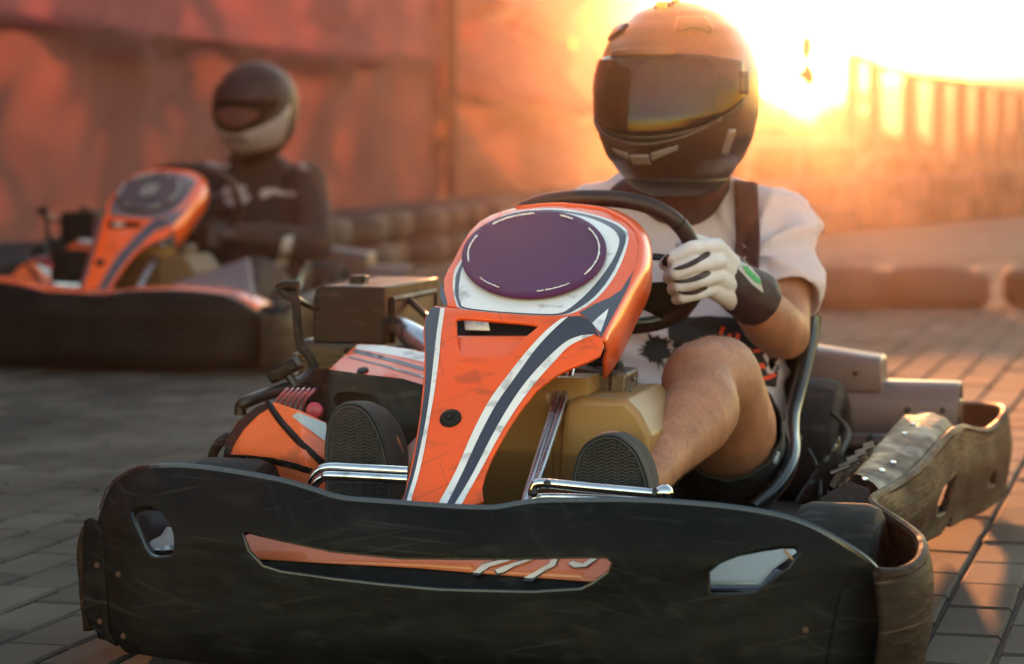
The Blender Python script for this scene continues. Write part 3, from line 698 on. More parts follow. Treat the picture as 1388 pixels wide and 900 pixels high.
# thin black guards and a chain beside the seat
for pts, s0, s1 in (([(1078, 682), (1082, 676), (1139, 591), (1142, 640), (1128, 690)], .78, 1.0), ([(1150, 640), (1182, 588), (1186, 602), (1170, 640)], 1.0, 1.1)):
    part(sheet(pts, lambda x, y: P(x, y, s0 + (s1 - s0) * (x - 1078) / 80), step=9), 'guard_plate', 'black_plastic', mods=[SOL(.004)])
for k in range(9):
    x = 1132 + 5.5 * k + (3 if k % 2 else -3); y = 640 - 4.6 * k
    q = P(x + 4, y, .90 + .02 * k); m_ = MB(); m_.tube([q + Vector((-.008, 0, -.002)), q + Vector((.008, .004, .004))], .0038, 7); m_.box(q + Vector((0, .006, -.012)), (.010, .008, .026), Matrix.Rotation(.5, 3, 'Y'))
    part(m_, 'chain_link', 'cast_metal')

# ---- orange front panel seen through the bumper slots
def s_fp(t, z): return 0.105 + 0.85 * (z - .12) + .3 * max(0, abs(t - T0) - .40)
fpan = sheet([(150, 716), (190, 690), (300, 700), (520, 735), (860, 735), (1010, 735), (1080, 716), (1110, 730), (1105, 815), (880, 830), (340, 815), (165, 790)], lambda x, y: K1.hit(x, y, s_fp), step=22)
fp = part(fpan, 'front_panel', 'black_plastic', mods=[SOL(.006)])
hfp = lambda x, y: K1.hit(x, y, s_fp)
part(sheet([(300, 690), (520, 728), (860, 728), (860, 792), (785, 787), (680, 779), (560, 769), (440, 763), (345, 757), (300, 752)], hfp, step=14, off=.003), 'orange_band', 'orange_sky_sheen', fp, mods=[SOL(.002)])
for k, pts in enumerate(([(641, 776), (655, 764), (690, 756), (694, 759), (664, 768), (650, 777)], [(671, 772), (692, 764), (720, 756), (724, 758), (696, 768), (682, 776), (674, 777)], [(710, 783), (730, 772), (744, 764), (748, 757), (756, 757), (752, 767), (736, 775), (722, 784)], [(770, 764), (776, 760), (790, 764), (800, 757), (810, 757), (794, 768), (778, 769)])):
    c = (sum(q[0] for q in pts) / len(pts), sum(q[1] for q in pts) / len(pts))
    part(sheet([(c[0] + (x - c[0]) * 1.10 + 1, c[1] + (y - c[1]) * 1.28) for x, y in pts], hfp, step=5, off=.0055), 'lettering_outline', 'navy_paint', fp)
    part(sheet(pts, hfp, step=5, off=.0068), 'lettering', 'white_paint', fp)
part(sheet([(940, 735), (1063, 730), (1080, 748), (1050, 770), (1030, 793), (940, 793)], hfp, step=14, off=.003), 'pale_band', 'pale_panel', fp, mods=[SOL(.002)])
part(sheet([(1061, 744), (1064, 744), (1076, 758), (1073, 759)], hfp, step=5, off=.006), 'edge_strip', 'mount_amber', fp)
part(sheet([(940, 794), (1030, 794), (1052, 770), (1062, 775), (1030, 803), (940, 800)], hfp, step=14, off=.004), 'navy_band', 'navy_paint', fp, mods=[SOL(.002)])
part(sheet([(200, 738), (206, 732), (218, 726), (226, 714), (240, 716), (240, 745), (208, 746)], hfp, step=6, off=.003), 'pale_band', 'pale_panel', fp, mods=[SOL(.002)])
part(MB().tube([hfp(176, 700) + Vector((0, -.02, 0)), hfp(193, 726) + Vector((0, -.025, 0)), hfp(212, 748) + Vector((0, -.02, 0))], .0055, 8), 'bumper_bracket', 'chrome')

# ---- nose fairing
def s_low(t, z):
    zz = z - .20; tc = -.08 + .05 * zz / .25
    return .17 + 1.13 * zz + 1.5 * max(0, abs(t - tc) - .075) ** 1.6 + .10 * abs(t - tc) ** 2
hl = lambda x, y: K1.hit(x, y, s_low)
low = [(583, 420), (590, 414), (602, 416), (640, 420), (673, 424), (715, 427), (747, 428), (770, 427), (786, 427), (797, 431), (806, 441), (815, 458), (819, 468), (814, 481), (798, 489), (773, 498), (753, 508), (727, 528), (707, 553), (692, 575), (679, 597), (667, 619), (658, 641), (653, 660), (655, 678), (633, 690), (600, 700), (560, 700), (540, 690), (548, 668), (556, 635), (563, 600), (569, 560), (573, 520), (575, 480), (573, 450), (576, 430)]
vent = rnd_poly([(618, 436), (624, 431), (680, 435), (722, 439), (728, 443), (712, 456), (690, 476), (680, 482), (655, 482), (632, 480), (622, 474), (619, 455)], 2)
nose = part(sheet(low, hl, [vent], step=8), 'nose_fairing', 'orange_paint', mods=[SOL(.006), BEV(.0025, 2)])
def dec(poly, m, nm, par, surf=hl, off=.0015, step=6): return part(sheet(poly, surf, step=step, off=off), nm, m, par)
dec(ribbon([(586, 416), (576, 436), (577, 480), (576, 520), (571, 562), (565, 602), (558, 637), (548, 672), (543, 690)], [(597, 417), (592, 450), (588, 485), (583, 530), (577, 570), (569, 610), (561, 645), (553, 672), (549, 690)]), 'navy_paint', 'navy_stripe', nose)
dec(ribbon([(597, 417), (592, 450), (588, 485), (583, 530), (577, 570), (569, 610), (561, 645), (553, 672), (549, 690)], [(603, 418), (598, 452), (595, 485), (589, 530), (582, 570), (575, 610), (567, 645), (559, 672), (555, 690)]), 'white_paint', 'white_stripe', nose, off=.0017)
wl = [(760, 432), (740, 448), (713, 477), (687, 510), (663, 543), (640, 587), (617, 640), (590, 690)]
wr = [(770, 429), (750, 447), (726, 473), (697, 513), (673, 547), (650, 590), (627, 640), (602, 690)]
nr = [(789, 454), (767, 463), (740, 487), (713, 517), (690, 550), (667, 590), (640, 643), (612, 690)]
w2 = [(806, 453), (773, 468), (753, 488), (727, 517), (700, 553), (677, 590), (650, 640), (622, 690)]
dec(ribbon(wl, wr), 'white_paint', 'white_stripe', nose)
dec([(770, 429), (786, 428), (797, 432), (806, 442), (813, 457), (806, 453), (789, 454)] , 'navy_paint', 'navy_stripe', nose, off=.0018)
dec(ribbon(wr, nr), 'navy_paint', 'navy_stripe', nose, off=.0016)
dec(ribbon(nr, w2), 'white_paint', 'white_stripe', nose, off=.0014)
# scoop behind the vent
def s_scoop(t, z): return s_low(t, z) + .004 + .25 * max(0, z - K1.hit(655, 482, s_low).z)
part(sheet([(614, 455), (735, 455), (735, 488), (614, 488)], lambda x, y: K1.hit(x, y, lambda t, z: s_low(t, z) + .006 + .014 * max(0, (484 - y) / 30)), step=6), 'scoop', 'orange_smooth', nose, mods=[SOL(.004)])
part(sheet([(612, 428), (735, 432), (735, 462), (612, 456)], lambda x, y: K1.hit(x, y, lambda t, z: s_low(t, z) + .05), step=10), 'scoop_back', 'black_plastic', nose)
part(sheet([(629, 434), (662, 437), (664, 447), (630, 446)], lambda x, y: K1.hit(x, y, lambda t, z: s_low(t, z) + .04), step=6), 'vent_plate', 'white_paint', nose, mods=[SOL(.003)])
c = hl(611, 568); nn = Vector((0, -.75, .66)).to_track_quat('Z', 'Y').to_matrix()
bolt = MB().lathe([(0, -.004), (.0145, -.004), (.0150, .002), (.0115, .006), (.0060, .0065), (.0055, .004), (0, .004)], c, nn, 22); part(bolt, 'grommet', 'rubber', nose)
part(MB().lathe([(0, .004), (.004, .004), (.0035, .007), (0, .0072)], c, nn, 10), 'bolt', 'dark_metal', nose)

# ---- upper fairing with the oval number plate
def s_up(t, z):
    zz = z - .44; tc = -.075
    return .47 + 2.0 * zz + 1.1 * max(0, zz - .10) ** 1.1 + .9 * abs(t - tc) ** 2.2
hu = lambda x, y: K1.hit(x, y, s_up)
up = [(606, 414), (602, 395), (602, 379), (607, 366), (615, 353), (625, 333), (636, 315), (650, 301), (665, 292), (682, 286), (699, 281), (716, 279), (748, 277), (780, 279), (803, 282), (817, 285), (834, 293), (850, 303), (861, 316), (866, 335), (862, 360), (855, 376), (843, 397), (830, 420), (821, 442), (817, 462), (806, 446), (800, 434), (790, 428), (747, 429), (673, 426)]
upper = part(sheet(up, hu, step=8), 'dash_fairing', 'orange_smooth', mods=[SOL(.005), BEV(.003, 2)])
zx = lambda q: (520 + q[0] / 3.4625, 240 + q[1] / 3.4625)
du = lambda pts, m, nm, off: part(sheet([zx(q) for q in pts], hu, step=6, off=off), nm, m, upper)
ring_out = [(408, 300), (368, 380), (332, 440), (325, 520), (336, 580), (362, 618), (500, 634), (700, 648), (840, 648), (920, 625), (1000, 570), (1075, 480), (1125, 380), (1150, 285), (1128, 235), (1050, 195), (940, 165), (800, 146), (660, 155), (560, 180), (470, 235)]
navy_out = [(402, 295), (366, 400), (340, 460), (335, 540), (348, 590), (370, 617), (500, 632), (700, 646), (838, 646), (912, 616), (990, 560), (1062, 470), (1112, 370), (1138, 285), (1116, 240), (1045, 202), (930, 170), (790, 152), (660, 162), (560, 186), (470, 240)]
white_in = [(398, 300), (380, 400), (362, 450), (352, 540), (362, 590), (384, 612), (520, 629), (700, 640), (820, 640), (880, 610), (960, 540), (1035, 450), (1085, 370), (1106, 300), (1082, 250), (1010, 208), (920, 180), (790, 160), (660, 172), (560, 200), (470, 250)]
du(rnd_poly(ring_out, 3), 'white_paint', 'white_line', .0012); du(rnd_poly(navy_out, 3), 'navy_paint', 'navy_ring', .0022); du(rnd_poly(white_in, 3), 'white_paint', 'white_field', .0032)
du([(918, 636), (985, 598), (1060, 566), (1115, 530), (1148, 478), (1172, 440), (1150, 510), (1110, 590), (1068, 665), (1022, 752), (985, 690), (955, 662)], 'navy_paint', 'navy_patch', .0028)
du([(976, 688), (1010, 655), (1056, 616), (1045, 655), (1018, 728)], 'white_paint', 'white_patch', .0038)
du([(276, 590), (262, 555), (268, 500), (282, 525), (300, 600)], 'navy_paint', 'navy_patch', .0016)
# flange turned back along the right and over the top
fi = [(699, 281), (748, 277), (780, 279), (803, 282), (817, 285), (834, 293), (850, 303), (861, 316), (866, 335), (862, 360), (855, 376), (843, 397), (830, 420), (821, 442), (817, 462)]
fo_ = [(700, 280), (748, 276), (781, 278), (806, 281), (822, 284), (842, 291), (860, 301), (876, 318), (882, 340), (881, 362), (874, 384), (862, 408), (850, 434), (836, 462), (818, 487)]
A_ = smooth_path([hu(*q) for q in fi], 3); B_ = []
fo2 = smooth_path([(q[0], q[1], 0) for q in fo_], 3)
for k, (a, q) in enumerate(zip(A_, fo2)): B_.append(a.lerp(P(q.x, q.y, a.y + .055), min(1, .04 + k / 14)))
kk = [min(1, .04 + k / 14) for k in range(len(A_))]
rows = [A_, [a.lerp(b, .25) + Vector((.003, 0, .002)) * w for a, b, w in zip(A_, B_, kk)], [a.lerp(b, .6) + Vector((.004, 0, .002)) * w for a, b, w in zip(A_, B_, kk)], B_, [b + Vector((-.006, .03, -.03)) * w for b, w in zip(B_, kk)]]
m_ = MB(); m_.grid(rows); m_.open = True; part(m_, 'dash_side', 'orange_smooth', mods=[('SOLIDIFY', dict(thickness=.004, offset=0.0))], sharp=70)
edge = [P(q[0], q[1], .45) for q in [(817, 462), (815, 482), (800, 489), (773, 498)]]
c = P(873, 360, .66); part(MB().lathe([(0, -.004), (.009, -.004), (.009, .004), (.005, .009), (0, .009)], c, Vector((.8, -.5, .2)).to_track_quat('Z', 'Y').to_matrix(), 12), 'bolt', 'chrome', upper)
# plate
cx, cy, ra, rb, an = 723.8, 342.6, 98.5, 58.2, R(-4.5)
def ell(k, n=56, dy=0): return [(cx + ra * k * math.cos(a) * math.cos(an) - rb * k * math.sin(a) * math.sin(an), cy + dy + ra * k * math.cos(a) * math.sin(an) + rb * k * math.sin(a) * math.cos(an)) for a in [2 * math.pi * i / n for i in range(n)]]
pc = hu(cx, cy)
def s_plate(t, z): return hu(cx, cy).y - .020 + 2.05 * (z - pc.z)
hp = lambda x, y: P(x, y, 0) if False else K1.hit(x, y, lambda t, z: pc.y - .016 + 2.2 * (z - pc.z))
plate = part(sheet(ell(1.0), hp, step=10), 'number_plate', 'plate_veiled_navy', mods=[SOL(.006), BEV(.0015, 2)])
q = random.Random(4)
pts = ell(.905, 240); gaps = [(28, 36), (60, 78), (98, 104), (142, 150), (182, 194), (206, 209)]
i = 0
while i < 240:
    n = q.choice([9, 12, 15, 18])
    if not any(g0 <= i <= g1 for g0, g1 in gaps):
        thin = .65 if 36 < i < 98 else 1.0
        seg = [hp(pts[k % 240][0] + q.uniform(-.3, .3), pts[k % 240][1] + q.uniform(-.3, .3)) + Vector((0, -.0022, .0010)) for k in range(i, min(i + n, min([g0 for g0, g1 in gaps if g0 > i] + [240])) + 1)]
        if len(seg) > 2: part(MB().tube(seg, [(.0008 + .0007 * q.random()) * thin for _ in seg], 5), 'stitch', 'thread_white', plate)
    i += n + q.choice([0, 0, 1])

# ---- steering wheel, column and struts
WC = P(812, 357, .90); e1 = Vector((1, 0, 0)); e2 = Vector((0, -.50, .866)).normalized(); wn_ = e1.cross(e2)
def wheel_pt(a, r=.153, rz=.119):
    ca, sa = math.cos(a), math.sin(a); k = (abs(ca) ** 2.6 + abs(sa) ** 2.6) ** (-1 / 2.6)
    return WC + e1 * (r * ca * k) + e2 * (rz * sa * k)
wheel = part(MB().tube([wheel_pt(2 * math.pi * i / 64) for i in range(64)], 0.0130, 12, closed=True), 'steering_wheel', 'grip_black')
for a in (.62, 2.52, -.5, 3.64): part(MB().tube([wheel_pt(a - .012), wheel_pt(a + .012)], .0136, 12), 'grip_seam', 'rubber', wheel)
hub = WC + wn_ * (-.03 if wn_.y < 0 else .0)
m_ = MB(); m_.lathe([(0, -.012), (.045, -.012), (.050, -.006), (.050, .006), (.045, .012), (0, .012)], WC - wn_ * .02, Matrix((e1, e2, wn_)).transposed(), 20)
part(m_, 'wheel_hub', 'dark_metal', wheel)
for a in (0.05, math.pi - .05, -1.57):
    p = wheel_pt(a); d = (p - WC); m_ = MB(); m_.tube([WC - wn_ * .02 + d * .2, WC - wn_ * .015 + d * .6, p], .016, 8, flat=.35); part(m_, 'spoke', 'dark_metal', wheel)
m_ = MB(); lp = [P(x, y, s) for x, y, s in ((838, 426, .93), (850, 436, .93), (880, 436, .94), (905, 428, .95), (925, 412, .96))]; m_.tube(smooth_path(lp, 4), .006, 8); part(m_, 'wire_loop', 'dark_metal', wheel)
part(sheet([(862, 384), (900, 382), (935, 398), (944, 412), (930, 432), (900, 434), (872, 420), (860, 400)], lambda x, y: P(x, y, .94), step=9), 'wheel_plate', 'black_plastic', wheel, mods=[SOL(.01)])
part(MB().tube([WC - wn_ * .02, P(765, 470, .70), P(752, 500, .60)], .0125, 10), 'steering_column', 'dark_metal')
for dx in (0, 15):
    part(MB().tube([P(769 + dx * .75 - 6, 500, .52), P(762 + dx * .7 - 6, 535, .47), P(708 + dx * .55, 690, .24)], .0055, 10), 'fairing_strut', 'bright_steel')
# chrome bars in front of the pedals
def bar(pts, r, nm='bumper_bar', m='chrome'): return part(MB().tube(smooth_path([P(*q) for q in pts], 6), r, 12), nm, m)
bar([(424, 668, .20), (428, 655, .20), (438, 647, .20), (455, 645, .20), (552, 650, .22)], .0062)
bar([(421, 655, .22), (430, 640, .22), (446, 634, .22), (480, 635, .22), (552, 639, .24)], .0066)
bar([(722, 672, .20), (724, 661, .20), (735, 655, .20), (800, 661, .20), (900, 670, .205)], .0066)
bar([(724, 684, .205), (730, 674, .205), (800, 675, .205), (900, 681, .21)], .0050)
m_ = MB(); q = P(901, 668, .2); m_.lathe([(0, -.012), (.006, -.012), (.011, -.004), (.011, .004), (.007, .009), (0, .011)], q, 'x', 12); part(m_, 'bar_end_cap', 'chrome')
m_ = MB(); q = P(889, 670, .2); m_.lathe([(.005, -.004), (.0095, -.003), (.0095, .003), (.005, .004)], q, 'x', 12); part(m_, 'clamp', 'dark_metal')
for x, y in ((724, 668), (742, 656)): part(MB().ball(P(x, y, .195), .0055), 'weld_bead', 'dark_metal')
# pedals
for x0, x1, y0, y1 in ((452, 535, 650, 690), (786, 880, 655, 700)):
    a, b = P(x0, y0, .30), P(x1, y1, .31); part(MB().box((a + b) / 2, (abs(b.x - a.x), .008, abs(a.z - b.z))), 'pedal', 'dark_metal', mods=[BEV(.003)])

# ---- fuel tank
def tank_surf(cx_, w, tilt):
    def f(t, z):
        d = abs(t - cx_) / w
        return .50 + .10 * max(0, d - .72) ** 1.0 * 2.2 + .015 * math.tanh((z - .22) * 8) + (.35 * max(0, z - .285))
    return f
def loft_tank(poly_px, s0, s1, name, bev):
    pts = [P(x, y, s0) for x, y in poly_px]; c = sum(pts, Vector()) / len(pts); rings = []
    for s, k in ((s0 + .012, .93), (s0, .985), (s0 + .0, 1.0), (s0 + .02, 1.03), (s1 - .02, 1.06), (s1, 1.03)):
        rings.append([Vector((c.x + (p.x - c.x) * k, s, c.z + (p.z - c.z) * k)) for p in pts])
    rings = [[Vector((v.x, s0 - .004, v.z)) for v in [c + (p - c) * .90 for p in pts]]] + rings[2:]
    m_ = MB(); m_.rings(rings); return part(m_, name, 'tan_tank', mods=[BEV(.008, 3, 25)], sharp=30)
tank = loft_tank([(625, 700), (640, 620), (672, 560), (700, 532), (720, 528), (745, 529), (752, 545), (752, 700)], .47, .66, 'fuel_tank', .01)
loft_tank([(757, 700), (758, 640), (764, 560), (772, 544), (790, 539), (826, 541), (850, 541), (868, 560), (884, 590), (878, 640), (860, 700)], .45, .66, 'fuel_tank', .01)
loft_tank([(835, 545), (850, 531), (862, 534), (884, 552), (886, 566), (870, 580)], .53, .62, 'fuel_tank', .008)
m_ = MB(); a = P(735, 600, .53); m_.box(a, (.16, .12, .2)); part(m_, 'tank_waist', 'tan_tank')
for x, y, r in ((782, 529, .013), (740, 524, .012)):
    q = P(x, y, .54); part(MB().lathe([(0, -.012), (r, -.012), (r * 1.1, -.002), (r * 1.1, .006), (r * .8, .009), (0, .01)], q, 'z', 14), 'tank_cap', 'black_plastic')
# cast block above the tank
m_ = MB(); q = P(815, 517, .58); m_.box(q, (.085, .07, .034), Matrix.Rotation(.16, 3, 'Y')); part(m_, 'pump_body', 'cast_metal', mods=[BEV(.006, 3)])
m_ = MB(); q = P(845, 519, .57); m_.box(q, (.026, .075, .040), Matrix.Rotation(.1, 3, 'Y')); part(m_, 'pump_cover', 'cast_metal', mods=[BEV(.005, 3)])
q = P(837, 499, .57); part(MB().lathe([(0, -.012), (.0095, -.012), (.0105, .004), (.008, .009), (0, .010)], q, 'z', 12), 'pump_cap', 'black_plastic')
part(MB().tube(smooth_path([P(825, 500, .57), P(812, 492, .6), P(795, 498, .6), P(785, 510, .62)], 4), .004, 6), 'fuel_hose', 'rubber')
for x, y in ((858, 514), (836, 534), (855, 533)): part(MB().lathe([(0, -.004), (.004, -.004), (.004, .002), (0, .003)], P(x, y, .53), 'y', 6), 'bolt', 'dark_metal')

# ---- floor tray, frame rails, axle
part(MB().box((T0, .78, .042), (.62, 1.26, .012)), 'floor_tray', 'floor_tray', mods=[BEV(.004)])
for sgn in (-1, 1): part(MB().tube(smooth_path([(T0 + sgn * .20, .12, .075), (T0 + sgn * .30, .4, .07), (T0 + sgn * .32, .8, .07), (T0 + sgn * .26, 1.6, .08)], 6), .014, 8), 'frame_rail', 'dark_metal')
part(MB().tube([(T0 - .45, 1.52, .14), (T0 + .45, 1.52, .14)], .018, 10), 'rear_axle', 'dark_metal')
part(MB().tube([(T0 - .40, .34, .11), (T0 + .40, .34, .11)], .012, 8), 'front_axle', 'dark_metal')
def kart_wheel(c, r, w):
    h = w / 2
    rim_ = MB().lathe([(0, -h * .5), (r * .35, -h * .5), (r * .46, -h * .8), (r * .52, -h * .9), (r * .52, h * .9), (r * .46, h * .8), (r * .30, h * .45), (0, h * .45)], c, 'x', 22)
    wobj = part(rim_, 'wheel_rim', 'dark_metal')
    prof = [(r * .5, -h * .85), (r * .62, -h * .98), (r * .82, -h), (r * .95, -h * .88), (r, -h * .62), (r, 0), (r, h * .62), (r * .95, h * .88), (r * .82, h), (r * .62, h * .98), (r * .5, h * .85), (r * .48, 0)]
    part(MB().lathe(prof, c, 'x', 34, closed=True), 'tyre', 'rubber', wobj)
    for k in range(3):
        a = k * 2.09 + .4; m_ = MB().lathe([(0, 0), (.006, 0), (.006, .006), (.003, .010), (0, .010)], Vector(c) + Vector((h * .5, .035 * math.cos(a), .035 * math.sin(a))), 'x', 6); part(m_, 'wheel_nut', 'bright_steel', wobj)
f = P(1120, 681, .36); kart_wheel(Vector((.40, .36, f.z - .108)), .108, .115); kart_wheel(Vector((-.455, .36, .116)), .116, .115)
kart_wheel(Vector((.165, 1.56, .125)), .125, .15); kart_wheel(Vector((-.40, 1.56, .125)), .125, .15)

# ---- seat
seat_rim = [(1104, 428, 1.30), (1102, 445, 1.295), (1097, 475, 1.28), (1089, 508, 1.26), (1080, 540, 1.23), (1074, 565, 1.19), (1074, 590, 1.14), (1075, 612, 1.08), (1068, 638, 1.02), (1050, 664, .97), (1020, 690, .92)]
SL = smooth_path([P(*q) for q in seat_rim], 4); SR = [Vector((2 * (-.005) - p.x, p.y, p.z)) for p in SL]
rows = []; n = len(SL)
for i, (a, b) in enumerate(zip(SL, SR)):
    k = i / (n - 1); mid = Vector((-.005, 1.50 - .10 * k ** .5 - .40 * k ** 2, .40 - .36 * k ** .45)); row = []
    for j in range(21):
        u = j / 20; w = 4 * u * (1 - u); e = w ** .55
        row.append(a.lerp(b, u) * (1 - e) + Vector(((a.lerp(b, u)).x, mid.y, mid.z)) * e)
    rows.append(row)
m_ = MB(); m_.grid(rows); m_.open = True; seat = part(m_, 'seat', 'seat_shell', mods=[('SOLIDIFY', dict(thickness=.006, offset=0))], sharp=180)
part(MB().tube(SL, .0125, 12), 'seat_edge', 'seat_shell', seat); part(MB().tube(SR, .0115, 10), 'seat_edge', 'seat_shell', seat)
part(MB().tube([SL[0], SL[0].lerp(SR[0], .5) + Vector((0, .12, .0)), SR[0]], .0115, 10), 'seat_edge', 'seat_shell', seat)

# ---- rear bumper
def sec(top, s0): return [(s0 + .02, .09), (s0 + .0, .11), (s0 - .012, .15), (s0 - .012, top - .045), (s0 - .004, top - .018), (s0 + .014, top - .004), (s0 + .035, top), (s0 + .07, top), (s0 + .09, top - .012), (s0 + .10, top - .05), (s0 + .10, .12)]
zt = P(1295, 521, 1.68).z; zt2 = P(1188, 484, 1.70).z
rows = [[Vector((t, s, z)) for s, z in sec(zt, 1.68)] for t in [P(1297, 540, 1.67).x + .002 - k * .06 for k in range(15)]]
m_ = MB(); m_.grid(rows); m_.open = True; rear = part(m_, 'rear_bumper', 'grey_plastic', mods=[SOL(.007), BEV(.003, 2)], sharp=50)
tr, tl = P(1190, 500, 1.66).x, -P(1190, 500, 1.66).x - .03
prof = [(1.672, zt - .02), (1.668, zt2 - .016), (1.672, zt2 - .005), (1.684, zt2), (1.76, zt2), (1.775, zt2 - .012), (1.778, zt - .02)]
rings = []
for t, k in ((tr + .004, 1), (tr - .004, 1), (tl + .004, 1), (tl - .004, 1)): rings.append([Vector((t, s, z + (max(0, tr - t) * .13 if z > zt2 - .02 else 0))) for s, z in prof])
m_ = MB(); m_.rings(rings); part(m_, 'rear_bumper_box', 'grey_plastic', rear, mods=[BEV(.006, 3)])
m_ = MB(); q = P(1299, 560, 1.70); m_.box(q, (.012, .05, .05)); part(m_, 'bumper_foot', 'dark_metal', rear, mods=[BEV(.003)])

for x, y in ((1230, 556), (1278, 556), (1278, 590), (1160, 505)): part(MB().lathe([(0, -.003), (.006, -.003), (.006, .001), (.003, .004), (0, .004)], P(x, y, 1.664), Matrix(((1, 0, 0), (0, 0, -1), (0, 1, 0))), 6), 'bolt', 'dark_metal', rear)
part(MB().tube(smooth_path([P(1128, 560, 1.30), P(1150, 585, 1.22), P(1140, 615, 1.05), P(1120, 650, .95)], 5), .0045, 7), 'brake_hose', 'rubber')
part(MB().tube(smooth_path([P(1096, 610, 1.0), P(1110, 640, .92), P(1112, 672, .80)], 5), .0035, 7), 'throttle_cable', 'rubber')
part(MB().tube(smooth_path([P(700, 530, .56), P(730, 512, .57), P(765, 520, .56), P(782, 527, .54)], 5), .0040, 7), 'fuel_hose', 'rubber')
part(MB().tube(smooth_path([P(470, 475, .97), P(500, 486, .92), P(540, 476, .96), P(570, 470, .98)], 5), .0055, 7), 'engine_hose', 'rubber')
for k in range(5): part(MB().box(P(470, 476 + 7 * k, 1.075), (.132, .17, .0035)), 'cooling_fin', 'dark_metal')
# ---- engine side (picture left): air box, pipes, lever, shroud, side pod
q1, q2 = P(424, 465, 1.0), P(521, 389, 1.0)
m_ = MB(); w_, h_ = q2.x - q1.x, q2.z - q1.z; d_ = .30
c = Vector(((q1.x + q2.x) / 2, 1.0 + d_ / 2, (q1.z + q2.z) / 2))
prof = [(-w_ / 2, -h_ / 2), (w_ / 2, -h_ / 2), (w_ / 2, h_ / 2), (-w_ / 2 + .018, h_ / 2), (-w_ / 2 + .005, h_ / 2 - .006), (-w_ / 2, h_ / 2 - .022)]
front = [c + Vector((x, -d_ / 2, z)) for x, z in prof]; back = [c + Vector((x, d_ / 2, z)) for x, z in prof]
m_.rings([front, back]); box = part(m_, 'air_box', 'black_plastic', mods=[BEV(.004, 3)])
m_ = MB(); x1 = q2.x; m_.tube([(x1 + .001, 1.035, c.z - h_ * .5), (x1 + .001, 1.035, c.z + h_ * .26), (x1 + .001, 1.27, c.z + h_ * .26), (x1 + .001, 1.27, c.z - h_ * .5)], .006, 6); part(m_, 'air_box_frame', 'black_plastic', box)
m_ = MB(); m_.box((x1 + .001, 1.152, c.z - h_ * .12), (.004, .225, h_ * .74)); part(m_, 'air_box_opening', 'helmet_trim', box)
q = P(487, 381, 1.10); m_ = MB().box(q, (.026, .03, .020)); part(m_, 'air_box_cap', 'black_plastic', box, mods=[BEV(.003)])
m_ = MB(); q = P(470, 492, 1.08); m_.box(q, (.12, .16, .09)); part(m_, 'engine_block', 'dark_metal', mods=[BEV(.01)])
m_ = MB(); m_.tube(smooth_path([P(524, 435, 1.05), P(545, 445, 1.02), P(565, 460, .99), P(590, 478, .97)], 4), [.013 + .0012 * i for i in range(13)], 14); part(m_, 'intake_pipe', 'bright_steel')
m_ = MB(); m_.tube(smooth_path([P(545, 482, 1.0), P(570, 480, .98), P(600, 490, .96)], 4), .018, 14); part(m_, 'exhaust_pipe', 'bright_steel')
m_ = MB(); m_.tube([P(553, 405, 1.12), P(590, 440, 1.1)], .006, 8); part(m_, 'brace', 'dark_metal')
# lever
lev = MB(); lev.tube(smooth_path([P(381, 390, .80), P(387, 399, .80), P(400, 404, .80), (P(402, 420, .80)), P(404, 450, .80), P(408, 468, .80), P(420, 485, .80), P(427, 500, .80)], 4), [.0075] * 29, 10)
lever = part(lev, 'brake_hose_pipe', 'rubber')
part(MB().tube(smooth_path([P(378, 392, .80), P(386, 387, .80), P(404, 388, .80)], 4), .0085, 10), 'pipe_elbow', 'black_plastic', lever)
part(MB().tube(smooth_path([P(398, 402, .81), P(412, 411, .86), P(428, 418, .95)], 4), .0058, 8), 'pipe_stay', 'dark_metal', lever)
m_ = MB(); q = P(386, 502, .72); m_.box(q, (.052, .03, .020), Matrix.Rotation(-.55, 3, 'Y')); part(m_, 'rest_pad', 'black_plastic', mods=[BEV(.005, 3)])
part(MB().tube([P(389, 506, .72), P(401, 524, .72)], .0075, 8), 'rest_post', 'dark_metal')
part(MB().tube(smooth_path([P(326, 562, .64), P(327, 550, .64), P(336, 544, .64), P(360, 535, .68), P(390, 526, .72), P(412, 515, .76), P(422, 505, .78)], 5), .0098, 12), 'side_hoop', 'dark_metal')
for k in range(6):
    x = 380 + k * 7.5; m_ = MB(); m_.tube(smooth_path([P(x - 8, 555, .62), P(x - 3, 541, .60), P(x + 6, 531, .60), P(x + 10, 527, .62)], 3), .0026, 6); part(m_, 'spring_coil', 'pink_spring')
part(MB().lathe([(0, -.01), (.012, -.01), (.012, .002), (.008, .004), (0, .004)], P(426, 556, .56), Vector((.1, -1, .2)).to_track_quat('Z', 'Y').to_matrix(), 18), 'red_cap', 'red_plastic')
# shroud with an oval hole and the orange engine cover behind it
def s_sh(t, z): return .60 + .25 * max(0, z - .26) + 1.0 * max(0, (-.40 - t)) + .8 * max(0, t + .24)
shr = [(410, 560), (412, 530), (418, 510), (426, 501), (440, 500), (500, 508), (545, 513), (572, 521), (590, 530), (590, 690), (560, 690), (470, 650), (418, 600)]
hole = rnd_poly([(452, 545), (456, 534), (470, 531), (496, 534), (512, 541), (513, 552), (506, 563), (490, 560), (464, 556)], 3)
part(sheet(shr, lambda x, y: K1.hit(x, y, s_sh), [hole], step=9), 'engine_shroud', 'black_plastic', mods=[SOL(.006), BEV(.004, 3)])
part(sheet([(440, 525), (525, 530), (525, 572), (440, 568)], lambda x, y: P(x, y, .70), step=20), 'shroud_back', 'helmet_trim')
def s_cov(t, z): return .66 + 3.0 * (z - .285) + .5 * max(0, -.36 - t)
hc = lambda x, y: K1.hit(x, y, s_cov)
